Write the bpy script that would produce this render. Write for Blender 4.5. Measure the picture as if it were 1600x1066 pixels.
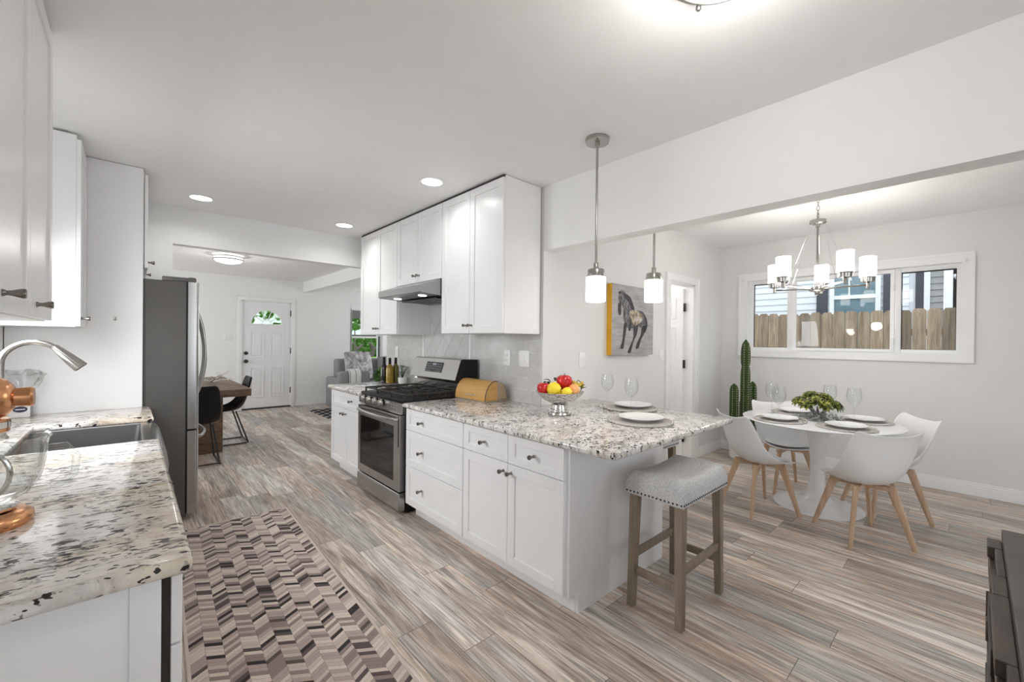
import bpy, bmesh, math, random
from mathutils import Vector, Matrix
random.seed(7)
R = math.radians
SC = bpy.context.scene
COL = SC.collection
for o in list(bpy.data.objects):
    bpy.data.objects.remove(o)

# ------------------------------------------------------------------ camera
cam_d = bpy.data.cameras.new('camera')
cam = bpy.data.objects.new('camera', cam_d)
COL.objects.link(cam)
rx = Vector((0.72799528, -0.68549757, 0.01076843))
uy = Vector((-0.00487355, 0.01053219, 0.99993266))
fz = Vector((0.68556482, 0.72799873, -0.00432658))
m = Matrix.Identity(4)
for i in range(3):
    m[i][0] = rx[i]; m[i][1] = uy[i]; m[i][2] = -fz[i]
m[2][3] = 1.41916
cam.matrix_world = m
cam_d.sensor_width = 36
cam_d.lens = 36 * 658.0069 / 1600
cam_d.shift_x = (800 - 824.2421) / 1600
cam_d.shift_y = (536.4834 - 533) / 1600
cam_d.clip_start = 0.02
cam_d.clip_end = 200
SC.camera = cam

# ------------------------------------------------------------------ sky, exposure, large daylight and added fill lights
SC.view_settings.view_transform = 'Standard'
SC.view_settings.look = 'None'
SC.view_settings.exposure = 0.62
SC.view_settings.gamma = 1.0
SC.view_settings.use_curve_mapping = False
SC.cycles.use_denoising = True
SC.cycles.max_bounces = 10
SC.cycles.diffuse_bounces = 6
SC.cycles.transparent_max_bounces = 16
SC.cycles.sample_clamp_indirect = 8
w = bpy.data.worlds.new('sky'); SC.world = w; w.use_nodes = True
w.node_tree.nodes['Background'].inputs[0].default_value = (0.86, 0.93, 1.0, 1)
w.node_tree.nodes['Background'].inputs[1].default_value = 1.5

def area(name, loc, rot, sx, sy, power, col=(1, 1, 1), shape='RECTANGLE'):
    d = bpy.data.lights.new(name, 'AREA'); d.shape = shape; d.size = sx; d.size_y = sy
    d.energy = power; d.color = col
    o = bpy.data.objects.new(name, d); o.location = loc; o.rotation_euler = rot; COL.objects.link(o)
    return o
# daylight through the sink window; added fill lights at unseen openings elsewhere
area('rear_fill', (2.4, -3.3, 1.35), (R(70), 0, 0), 2.0, 2.0, 5, (0.97, 0.985, 1.0))  # added fill from behind the viewer, no patio doors known there
area('sink_window_daylight', (-0.68, 2.98, 1.68), (0, R(-46), 0), 0.85, 0.62, 18, (0.97, 0.985, 1.0))
area('side_fill', (-0.68, -1.5, 1.55), (0, R(-62), 0), 1.2, 1.9, 6, (0.97, 0.985, 1.0))  # unseen opening and light added to brighten the base doors
area('living_left_fill', (-2.55, 7.6, 1.5), (0, R(-90), 0), 1.3, 2.6, 37, (0.97, 0.985, 1.0))  # fill for the far room, at an unseen added opening
area('living_right_fill', (6.15, 7.6, 1.5), (0, R(90), 0), 1.3, 2.6, 23, (0.97, 0.985, 1.0))  # second added fill, from the opposite side of the far room

# ------------------------------------------------------------------ materials
class NT:
    def __init__(s, name):
        s.m = bpy.data.materials.new(name); s.m.use_nodes = True
        s.t = s.m.node_tree; s.b = s.t.nodes['Principled BSDF']
    def n(s, typ, **k):
        x = s.t.nodes.new(typ)
        for a, v in k.items(): setattr(x, a, v)
        return x
    def l(s, a, b): s.t.links.new(a, b)
    def put(s, sock, v):
        if hasattr(v, 'is_linked') or hasattr(v, 'links'): s.l(v, sock)
        else: sock.default_value = v
    def math(s, op, a, b=0.0, c=None):
        x = s.n('ShaderNodeMath', operation=op); s.put(x.inputs[0], a); s.put(x.inputs[1], b)
        if c is not None: s.put(x.inputs[2], c)
        return x.outputs[0]
    def obj(s): return s.n('ShaderNodeTexCoord').outputs['Object']
    def map(s, v, scale=(1, 1, 1), rot=(0, 0, 0), loc=(0, 0, 0)):
        x = s.n('ShaderNodeMapping'); s.l(v, x.inputs[0])
        x.inputs['Scale'].default_value = scale; x.inputs['Rotation'].default_value = rot; x.inputs['Location'].default_value = loc
        return x.outputs[0]
    def noise(s, v, scale=5, detail=4, rough=.55, dist=0):
        x = s.n('ShaderNodeTexNoise'); s.l(v, x.inputs['Vector'])
        x.inputs['Scale'].default_value = scale; x.inputs['Detail'].default_value = detail
        x.inputs['Roughness'].default_value = rough; x.inputs['Distortion'].default_value = dist
        return x.outputs[0]
    def ramp(s, f, stops, const=False):
        x = s.n('ShaderNodeValToRGB'); s.l(f, x.inputs[0])
        if const: x.color_ramp.interpolation = 'CONSTANT'
        e = x.color_ramp.elements
        while len(e) < len(stops): e.new(0.5)
        for i, (p, c) in enumerate(stops):
            e[i].position = p
            e[i].color = (c[0], c[1], c[2], 1) if not isinstance(c, (int, float)) else (c, c, c, 1)
        return x.outputs[0]
    def mix(s, f, a, b, typ='MIX'):
        x = s.n('ShaderNodeMix', data_type='RGBA', blend_type=typ)
        s.put(x.inputs[0], f)
        for k, v in ((6, a), (7, b)):
            if isinstance(v, tuple): v = (v[0], v[1], v[2], 1)
            s.put(x.inputs[k], v)
        return x.outputs[2]
    def sep(s, v):
        x = s.n('ShaderNodeSeparateXYZ'); s.l(v, x.inputs[0]); return x.outputs
    def comb(s, a, b, c=0.0):
        x = s.n('ShaderNodeCombineXYZ'); s.put(x.inputs[0], a); s.put(x.inputs[1], b); s.put(x.inputs[2], c); return x.outputs[0]
    def base(s, c): s.put(s.b.inputs['Base Color'], (c[0], c[1], c[2], 1) if isinstance(c, tuple) else c); return s
    def set(s, rough=.5, metal=0.0, spec=None, emit=None, es=0, coat=0):
        s.put(s.b.inputs['Roughness'], rough); s.b.inputs['Metallic'].default_value = metal
        if spec is not None: s.b.inputs['Specular IOR Level'].default_value = spec
        if emit: s.b.inputs['Emission Color'].default_value = (*emit, 1); s.b.inputs['Emission Strength'].default_value = es
        if coat: s.b.inputs['Coat Weight'].default_value = coat
        return s
    def bump(s, h, strength=.2, dist=.01):
        x = s.n('ShaderNodeBump'); s.put(x.inputs['Height'], h); x.inputs['Strength'].default_value = strength
        x.inputs['Distance'].default_value = dist; s.l(x.outputs[0], s.b.inputs['Normal']); return s

def plain(name, c, rough=.5, metal=0, spec=None, var=0.04, vs=6, emit=None, es=0, bump=0, bs=200):
    t = NT(name)
    if var:
        nz = t.noise(t.obj(), vs, 3)
        lo = tuple(max(0, x * (1 - var)) for x in c); hi = tuple(min(1, x * (1 + var)) for x in c)
        t.base(t.ramp(nz, [(.3, lo), (.7, hi)]))
    else: t.base(c)
    t.set(rough, metal, spec, emit, es)
    if bump: t.bump(t.noise(t.obj(), bs, 3), bump, .003)
    return t.m

M = {}
M['wall'] = plain('wall_paint', (.85, .85, .845), .6, bump=.06, bs=90, var=.01)
M['wall_dining'] = plain('wall_paint_warm', (.76, .755, .745), .6, bump=.06, bs=90, var=.01)
M['ceil'] = plain('ceiling_paint', (.88, .88, .88), .75, bump=.12, bs=60, var=.01)
M['trim'] = plain('trim_paint', (.86, .86, .86), .32, var=.01)
M['cab'] = plain('cabinet_paint', (.86, .86, .865), .28, var=.01)
M['front_gap'] = plain('front_gap_shade', (.06, .05, .045), .7)  # near-black, painted shade for the gap behind the open fronts
M['door'] = plain('door_paint', (.84, .84, .85), .35, var=.01)
M['steel'] = None
def steel(name, c, rough, sx=1, sy=1, sz=60):
    t = NT(name)
    nz = t.noise(t.map(t.obj(), (sx, sy, sz)), 8, 2)
    t.base(t.ramp(nz, [(.3, tuple(x * .88 for x in c)), (.7, c)]))
    t.set(rough, 1.0)
    return t.m
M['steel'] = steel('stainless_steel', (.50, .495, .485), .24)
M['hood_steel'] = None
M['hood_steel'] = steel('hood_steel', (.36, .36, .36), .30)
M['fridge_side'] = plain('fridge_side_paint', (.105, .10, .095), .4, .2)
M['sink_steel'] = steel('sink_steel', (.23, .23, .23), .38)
M['chrome'] = plain('brushed_nickel', (.43, .415, .39), .22, 1.0, var=.05, vs=40)
M['knob'] = plain('knob_nickel', (.24, .22, .20), .25, 1.0, var=.05, vs=40)
M['silver'] = plain('silver', (.78, .77, .75), .12, 1.0, var=0)
M['black'] = plain('black_enamel', (.010, .010, .010), .42, 0, .25)
M['iron'] = plain('cast_iron', (.03, .026, .024), .5, bump=.2)
M['oven_glass'] = plain('oven_glass', (.006, .006, .007), .06, 0, .35, var=0)
M['leather'] = plain('black_leather', (.009, .008, .008), .5, 0, .22, bump=.2)
M['copper'] = plain('copper', (.72, .36, .18), .25, 1.0, var=.06, vs=12)
M['white_gloss'] = plain('white_lacquer', (.84, .84, .85), .22, var=0)
M['white_plastic'] = plain('white_plastic', (.82, .82, .82), .38, var=0)
M['ceramic'] = plain('white_ceramic', (.86, .86, .85), .15, var=0)
M['switch'] = plain('switch_plastic', (.86, .86, .86), .35, var=0)
M['hub_dark'] = plain('dark_metal', (.05, .05, .05), .4, .8)
M['yellow'] = plain('lemon_skin', (.88, .66, .03), .4, bump=.25, bs=120)
M['red'] = None
t = NT('apple_skin'); nz = t.noise(t.map(t.obj(), (30, 30, 6)), 3, 4)
t.base(t.ramp(nz, [(.3, (.42, .008, .012)), (.6, (.56, .02, .02)), (.8, (.70, .16, .05))])).set(.22); M['red'] = t.m
t = NT('peach_skin'); nz = t.noise(t.obj(), 16, 2)
t.base(t.ramp(nz, [(.35, (.85, .30, .10)), (.65, (.90, .52, .22))])).set(.5); M['peach'] = t.m
M['grape'] = plain('grape_skin', (.60, .46, .06), .3, var=.25, vs=60)
M['leaf_dark'] = plain('dark_leaf', (.02, .035, .015), .5, var=.4, vs=30)
M['soil'] = plain('soil', (.05, .035, .025), .9)
M['pot'] = plain('pot_ceramic', (.80, .80, .78), .4)

t = NT('lamp_glass_lit'); t.base((.9, .9, .88)).set(.4, 0, None, (1.0, .97, .92), 2.4); M['lit_shade'] = t.m
t = NT('chandelier_glass_lit'); t.base((.9, .9, .88)).set(.4, 0, None, (1.0, .97, .92), 9.0); M['lit_bright'] = t.m
t = NT('dome_glass_lit'); t.base((.9, .9, .9)).set(.4, 0, None, (1.0, .98, .95), 1.6); M['lit_dome'] = t.m
t = NT('dome_glass_dim'); t.base((.8, .8, .79)).set(.35, 0, None, (1.0, .98, .95), .25); M['low_dome'] = t.m
t = NT('downlight_lens'); t.base((.9, .9, .9)).set(.4, 0, None, (1.0, .98, .95), 4.0); M['lit_can'] = t.m
t = NT('hood_lamp'); t.base((.9, .9, .9)).set(.4, 0, None, (1.0, .97, .9), 4.0); M['lit_hood'] = t.m

def thin_glass(name, tint, gmin, gmax, rough=.0):
    t = NT(name); t.t.nodes.remove(t.b)
    lw = t.n('ShaderNodeLayerWeight'); lw.inputs[0].default_value = .5
    p = t.math('POWER', lw.outputs['Facing'], 3.0)
    f = t.math('MULTIPLY_ADD', p, gmax - gmin, gmin)
    tr = t.n('ShaderNodeBsdfTransparent'); tr.inputs[0].default_value = (*tint, 1)
    gl = t.n('ShaderNodeBsdfGlossy'); gl.inputs['Roughness'].default_value = rough
    mx = t.n('ShaderNodeMixShader'); t.l(f, mx.inputs[0]); t.l(tr.outputs[0], mx.inputs[1]); t.l(gl.outputs[0], mx.inputs[2])
    t.l(mx.outputs[0], t.t.nodes['Material Output'].inputs[0])
    return t.m
M['pane'] = thin_glass('window_glass', (.97, .98, .98), .012, .40)
M['glass'] = thin_glass('drinking_glass', (.975, .98, .98), .04, .75)
M['bowl_glass'] = thin_glass('bowl_glass', (.95, .96, .955), .11, .85)
M['film'] = thin_glass('plastic_film', (.93, .93, .93), .10, .6, .15)
M['neighbour_glass'] = plain('house_window_glass', (.16, .26, .30), .08, 0, .8, var=.2, vs=2)
M['amber'] = plain('golden_bottle_glass', (.30, .20, .015), .08, 0, .7, var=.2, vs=14)
M['dark_glass'] = plain('dark_bottle_glass', (.012, .011, .008), .08, 0, .7, var=0)
M['olive_glass'] = plain('olive_bottle_glass', (.13, .11, .02), .1, 0, .7, var=.1, vs=14)

def granite(name, rot, sx, sy, tanamt, big, dk=0.0):
    t = NT(name); v = t.map(t.obj(), (1, 1, 1), (0, 0, rot))
    a = t.noise(t.map(v, (sx * .40, sy * .36, 8)), 1.0, 5, .6, .5)
    col = t.ramp(a, [(.27 + dk, (.36, .33, .32)), (.39 + dk, (.62, .585, .56)), (.50 + dk, (.81, .785, .755)), (.70 + dk, (.90, .885, .86))])
    tan = t.noise(t.map(v, (2.6, 3.4, 3), loc=(7, 3, 0)), 1.0, 3, .6)
    tn2 = t.math('MULTIPLY', t.ramp(tan, [(.40, 0.0), (.56, 1.0)]), tanamt)
    col = t.mix(tn2, col, t.ramp(a, [(.27, (.36, .28, .20)), (.45, (.62, .52, .39)), (.65, (.80, .72, .59))]))
    mod = t.noise(t.map(v, (4.2, 6, 5), loc=(2, 8, 1)), 1.0, 2, .5)
    b = t.noise(t.map(v, (sx, sy, 30), loc=(3, 1, 2)), 1.0, 3, .6, .3)
    bb = t.math('MULTIPLY_ADD', mod, .26, t.math('MULTIPLY', b, .9))
    col = t.mix(t.ramp(bb, [(.665, 0.0), (.70, .75)]), col, (.27, .24, .23))
    c = t.noise(t.map(v, (sx * 1.25, sy * 1.15, 42), loc=(11, 5, 3)), 1.0, 2, .55, .15)
    cc = t.math('MULTIPLY_ADD', mod, .22, t.math('MULTIPLY', c, .9))
    col = t.mix(t.ramp(cc, [(.662 - big, 0.0), (.676 - big, 1.0)]), col, (.026, .022, .022))
    e = t.noise(t.map(v, (sx * 3.2, sy * 2.6, 80), loc=(1, 9, 4)), 1.0, 2, .5)
    col = t.mix(t.ramp(e, [(.66, 0.0), (.70, .75)]), col, (.10, .075, .065))
    t.base(col).set(.10, 0, .5)
    return t.m
M['granite_left'] = granite('granite_left', R(10), 25, 60, .8, .013, -.04)
M['granite_right'] = granite('granite_right', R(-35), 34, 58, .2, .0, .035)

def floor_mat():
    t = NT('floor_planks'); s = t.sep(t.obj())
    v = t.comb(s[1], s[0], 0.0)
    PW, PL = .182, 1.22
    rowf = t.math('DIVIDE', t.math('ADD', s[0], 20.0), PW); row = t.math('FLOOR', rowf); fr_ = t.math('FRACT', rowf)
    rn = t.n('ShaderNodeTexWhiteNoise', noise_dimensions='1D'); t.l(row, rn.inputs['W'])
    alf = t.math('ADD', t.math('DIVIDE', t.math('ADD', s[1], 20.0), PL), t.math('MULTIPLY', rn.outputs['Value'], 7.0))
    idx = t.math('FLOOR', alf); fa = t.math('FRACT', alf)
    tn = t.n('ShaderNodeTexWhiteNoise', noise_dimensions='2D'); t.l(t.comb(row, idx), tn.inputs['Vector'])
    tone = tn.outputs['Value']
    seam = t.math('MAXIMUM', t.math('LESS_THAN', fr_, .015), t.math('LESS_THAN', fa, .0025))
    sh = t.math('MULTIPLY', tone, 37.0)
    vv = t.comb(t.math('MULTIPLY', s[0], 1.0), t.math('ADD', s[1], sh), sh)
    g1 = t.noise(t.map(vv, (14, 1.15, 1)), 1.0, 6, .66, 1.5)
    g2 = t.noise(t.map(vv, (110, 3.5, 1)), 1.0, 4, .6, .3)
    col = t.ramp(g1, [(.28, (.155, .115, .09)), (.42, (.37, .30, .25)), (.56, (.58, .50, .43)), (.72, (.78, .71, .635))])
    grey = t.ramp(g1, [(.25, (.23, .22, .21)), (.5, (.47, .45, .425)), (.75, (.68, .655, .62))])
    pink = t.ramp(g1, [(.25, (.27, .18, .13)), (.5, (.50, .37, .29)), (.75, (.70, .57, .48))])
    band = t.noise(t.map(vv, (9, .45, 1), loc=(4, 9, 0)), 1.0, 2, .5)
    col = t.mix(t.ramp(band, [(.42, .8), (.52, 0.0)]), col, grey)
    col = t.mix(t.ramp(band, [(.56, 0.0), (.68, .75)]), col, pink)
    col = t.mix(t.ramp(g2, [(.38, .62), (.55, 0.0)]), col, (.135, .108, .09))
    kn = t.n('ShaderNodeTexVoronoi'); t.l(t.map(vv, (6.0, 1.3, 1)), kn.inputs['Vector']); kn.inputs['Scale'].default_value = 1.0
    col = t.mix(t.ramp(kn.outputs['Distance'], [(.0, .75), (.09, 0.0)]), col, (.09, .07, .06))
    val = t.ramp(t.math('FRACT', t.math('MULTIPLY', tone, 53.0)), [(0.0, .94), (1.0, 1.60)])
    col = t.mix(1.0, col, val, 'MULTIPLY')
    col = t.mix(t.math('MULTIPLY', seam, .85), col, (.06, .05, .042))
    t.base(col)
    t.set(t.ramp(g2, [(.3, .40), (.7, .30)]), 0, .4)
    t.bump(t.math('ADD', t.math('MULTIPLY', seam, -1.0), t.math('MULTIPLY', g2, .25)), .25, .002)
    return t.m
M['floor'] = floor_mat()

def wood(name, c1, c2, ax=(30, 3, 30), rough=.45):
    t = NT(name); nz = t.noise(t.map(t.obj(), ax), 1.0, 4, .6, .6)
    t.base(t.ramp(nz, [(.3, c1), (.7, c2)])).set(rough); t.bump(nz, .08, .002)
    return t.m
M['beech'] = wood('beech_wood', (.50, .33, .21), (.64, .46, .32), (40, 40, 5))
M['stool_wood'] = wood('weathered_stool_wood', (.215, .165, .12), (.32, .255, .195), (50, 50, 5))
M['bamboo'] = wood('bamboo', (.50, .27, .075), (.64, .38, .13), (4, 2.5, 70))
M['bread_back'] = plain('smoked_acrylic', (.34, .26, .17), .25, var=.1)
M['dark_wood'] = wood('dark_board_wood', (.040, .029, .022), (.072, .054, .042), (6, 6, 40))
M['dark_wood_b'] = wood('dark_block_wood', (.048, .035, .027), (.098, .074, .059), (5, 40, 40))
M['dark_wood_c'] = wood('deep_block_wood', (.018, .011, .008), (.038, .024, .017), (5, 40, 40))
M['table_wood'] = wood('rustic_table_wood', (.075, .042, .024), (.22, .135, .078), (8, 3, 40))
M['orange'] = plain('canvas_edge_paint', (.76, .40, .02), .6, var=.1)
M['bark'] = wood('bark', (.035, .028, .022), (.09, .07, .05), (30, 30, 6))

t = NT('stool_fabric'); nz = t.noise(t.obj(), 160, 4, .7)
t.base(t.ramp(nz, [(.36, (.40, .40, .41)), (.5, (.56, .555, .55)), (.64, (.70, .69, .68))])).set(.95); t.bump(nz, .4, .003); M['fabric'] = t.m
t = NT('woven_mat'); nz = t.noise(t.obj(), 120, 3, .7); wv = t.n('ShaderNodeTexWave', wave_type='RINGS', rings_direction='Z'); t.l(t.obj(), wv.inputs[0]); wv.inputs['Scale'].default_value = 55
t.base(t.mix(t.math('MULTIPLY', wv.outputs['Fac'], .6), t.ramp(nz, [(.3, (.46, .43, .40)), (.7, (.64, .61, .58))]), (.40, .37, .345))).set(.9); t.bump(wv.outputs['Fac'], .5, .004); M['mat'] = t.m
M['mat_rim'] = plain('mat_rim', (.56, .53, .49), .9, var=.15, vs=60)
M['sofa'] = plain('grey_upholstery', (.28, .28, .29), .95, bump=.3)
t = NT('marbled_fabric'); nz = t.noise(t.obj(), 5, 5, .6, 2.0)
t.base(t.ramp(nz, [(.32, (.10, .10, .10)), (.45, (.35, .34, .35)), (.6, (.62, .61, .62))])).set(.9); M['cushion'] = t.m
t = NT('throw_cloth'); s = t.sep(t.obj()); f = t.math('FRACT', t.math('MULTIPLY', s[0], 11.0))
t.base(t.ramp(f, [(.0, (.25, .25, .26)), (.12, (.76, .76, .75))], True)).set(.9); M['throw'] = t.m

def rug_mat():
    t = NT('chevron_rug'); s = t.sep(t.obj()); wd, ht = .0645, .0255
    u = t.math('DIVIDE', t.math('ADD', s[0], 5.0), wd)
    col = t.math('FLOOR', u); fx = t.math('FRACT', u)
    par = t.math('MULTIPLY_ADD', t.math('MODULO', col, 2.0), 2.0, -1.0)
    v = t.math('DIVIDE', t.math('ADD', t.math('ADD', s[1], 5.0), t.math('MULTIPLY', par, t.math('MULTIPLY', fx, wd * .62))), ht)
    row = t.math('FLOOR', v); fv = t.math('FRACT', v)
    wn = t.n('ShaderNodeTexWhiteNoise', noise_dimensions='2D'); t.l(t.comb(col, row), wn.inputs['Vector'])
    c = t.ramp(wn.outputs['Value'], [(0, (.024, .018, .019)), (.10, (.11, .085, .082)), (.17, (.33, .255, .235)), (.33, (.52, .42, .38)), (.54, (.68, .57, .50)), (.78, (.80, .69, .60))], True)
    st = t.noise(t.map(t.obj(), (60, 400, 1)), 1.0, 3, .6)
    c = t.mix(t.ramp(st, [(.35, .25), (.6, 0.0)]), c, (.16, .12, .11))
    e1 = t.math('LESS_THAN', fv, .07); e2 = t.math('LESS_THAN', fx, .022)
    c = t.mix(t.math('MULTIPLY', t.math('MAXIMUM', e1, e2), .6), c, (.10, .08, .075))
    t.base(c).set(.9); t.bump(t.math('ADD', st, t.math('MULTIPLY', e1, -1.0)), .2, .003)
    return t.m
M['rug'] = rug_mat()
M['rug_edge'] = plain('rug_binding', (.66, .57, .50), .9, var=.1)
t = NT('diamond_mat'); s = t.sep(t.obj())
a = t.math('FRACT', t.math('MULTIPLY', t.math('ADD', s[0], s[1]), 4.2)); b = t.math('FRACT', t.math('MULTIPLY', t.math('SUBTRACT', s[0], s[1]), 4.2))
f = t.math('MULTIPLY', t.math('GREATER_THAN', a, .58), t.math('GREATER_THAN', b, .58))
t.base(t.mix(f, (.02, .02, .02), (.68, .68, .66))).set(.9); M['bw_rug'] = t.m

def tile_mat(name, rot, bw, rh, off, gap, grout):
    t = NT(name); s = t.sep(t.obj()); v = t.map(t.comb(s[1], s[2], 0.0), (1, 1, 1), (0, 0, rot))
    br = t.n('ShaderNodeTexBrick'); t.l(v, br.inputs['Vector']); br.offset = off
    for k, x in (('Scale', 1.0), ('Mortar Size', gap), ('Mortar Smooth', .1), ('Bias', 0.0), ('Brick Width', bw), ('Row Height', rh)):
        br.inputs[k].default_value = x
    br.inputs['Color1'].default_value = (.56, .56, .55, 1); br.inputs['Color2'].default_value = (.63, .63, .62, 1); br.inputs['Mortar'].default_value = (*grout, 1)
    vn = t.noise(t.obj(), 4.5, 6, .6, 1.4)
    c = t.mix(t.ramp(vn, [(.40, 0.0), (.5, .45), (.60, 0.0)]), br.outputs['Color'], (.48, .46, .44))
    t.base(c).set(.18); t.bump(t.math('MULTIPLY', br.outputs['Fac'], -1.0), .4, .002)
    return t.m
M['tile'] = tile_mat('subway_marble', 0, .31, .102, .5, .002, (.74, .74, .73))
M['herring'] = tile_mat('diagonal_marble', R(52), .60, .15, .33, .0028, (.36, .355, .345))

t = NT('canvas_paint'); nz = t.noise(t.map(t.obj(), (5, 5, 30)), 1.0, 5, .65, .4)
t.base(t.ramp(nz, [(.3, (.30, .28, .28)), (.5, (.42, .40, .40)), (.72, (.52, .49, .485))])).set(.7); M['canvas'] = t.m
t = NT('horse_paint'); nz = t.noise(t.map(t.obj(), (22, 22, 14)), 1.0, 5, .7, 1.5)
t.base(t.ramp(nz, [(.36, (.025, .025, .028)), (.54, (.15, .15, .155)), (.70, (.42, .415, .41))])).set(.6); M['horse'] = t.m
M['horse_dark'] = plain('dark_brush_paint', (.04, .04, .042), .6, var=.4, vs=30)
t = NT('saddle_paint'); nz = t.noise(t.obj(), 24, 3, .6)
t.base(t.ramp(nz, [(.35, (.06, .05, .05)), (.5, (.50, .40, .27)), (.65, (.55, .56, .58))])).set(.6); M['saddle'] = t.m

def fence_mat():
    t = NT('cedar_pickets'); s = t.sep(t.obj()); k = t.math('FLOOR', t.math('DIVIDE', s[1], .145))
    wn = t.n('ShaderNodeTexWhiteNoise', noise_dimensions='1D'); t.l(k, wn.inputs['W'])
    sh = t.math('MULTIPLY', wn.outputs['Value'], 20.0)
    nz = t.noise(t.map(t.comb(s[1], s[2], sh), (22, 2.0, 1)), 1.0, 5, .65, .8)
    c = t.ramp(nz, [(.25, (.17, .12, .08)), (.48, (.36, .275, .19)), (.72, (.52, .42, .31))])
    c = t.mix(1.0, c, t.ramp(wn.outputs['Value'], [(0, .62), (1, 1.25)]), 'MULTIPLY')
    t.base(c).set(.85); return t.m
M['fence'] = fence_mat()
M['siding'] = plain('white_siding', (.80, .83, .87), .5, var=.02)
M['siding_grey'] = plain('grey_siding', (.45, .45, .43), .6)
M['shutter'] = plain('shutter_paint', (.055, .058, .075), .5)
M['house_trim'] = plain('house_trim', (.88, .90, .92), .4)
M['roof'] = plain('roof_shingle', (.16, .15, .15), .9, var=.2, vs=12)
M['porch'] = plain('porch_dark_wood', (.028, .02, .016), .7, var=.3)
t = NT('lawn'); nz = t.noise(t.obj(), 9, 5, .7); t.base(t.ramp(nz, [(.3, (.13, .30, .03)), (.7, (.30, .52, .07))])).set(.9); M['lawn'] = t.m
t = NT('hedge_leaves'); nz = t.noise(t.obj(), 12, 4, .7); t.base(t.ramp(nz, [(.3, (.025, .07, .01)), (.55, (.10, .25, .03)), (.75, (.26, .45, .08))])).set(.8); M['hedge'] = t.m
t = NT('cactus_skin'); nz = t.noise(t.obj(), 20, 3); t.base(t.ramp(nz, [(.3, (.018, .040, .006)), (.7, (.055, .095, .018))])).set(.5); M['cactus'] = t.m
M['spine'] = plain('cactus_spines', (.55, .52, .44), .7)
t = NT('succulent_leaf'); nz = t.noise(t.obj(), 34, 3, .6); t.base(t.ramp(nz, [(.38, (.018, .028, .006)), (.52, (.12, .15, .018)), (.66, (.50, .50, .085))])).set(.42); M['succulent'] = t.m
M['driftwood'] = wood('driftwood', (.17, .165, .16), (.34, .33, .325), (30, 30, 12))
M['silver_leaf'] = plain('silver_leaf', (.50, .51, .48), .4, .35, var=.35, vs=40)
M['carton'] = plain('carton_board', (.80, .80, .80), .6)
M['carton_side'] = plain('carton_side', (.33, .34, .34), .6)
M['label_blue'] = plain('carton_mark', (.025, .03, .07), .5, var=0)
M['concrete'] = plain('driveway', (.42, .41, .40), .9)
M['shade_cloth'] = plain('roller_shade', (.22, .22, .22), .9)
M['display'] = plain('range_display', (.015, .018, .022), .12, var=0)
M['digit'] = plain('display_marks', (.45, .48, .50), .5, var=0)
M['screen_gap_dark'] = plain('sash_gap_dark', (.03, .027, .025), .6)  # window sash colour, reused as painted shade above the wall cabinets

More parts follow.
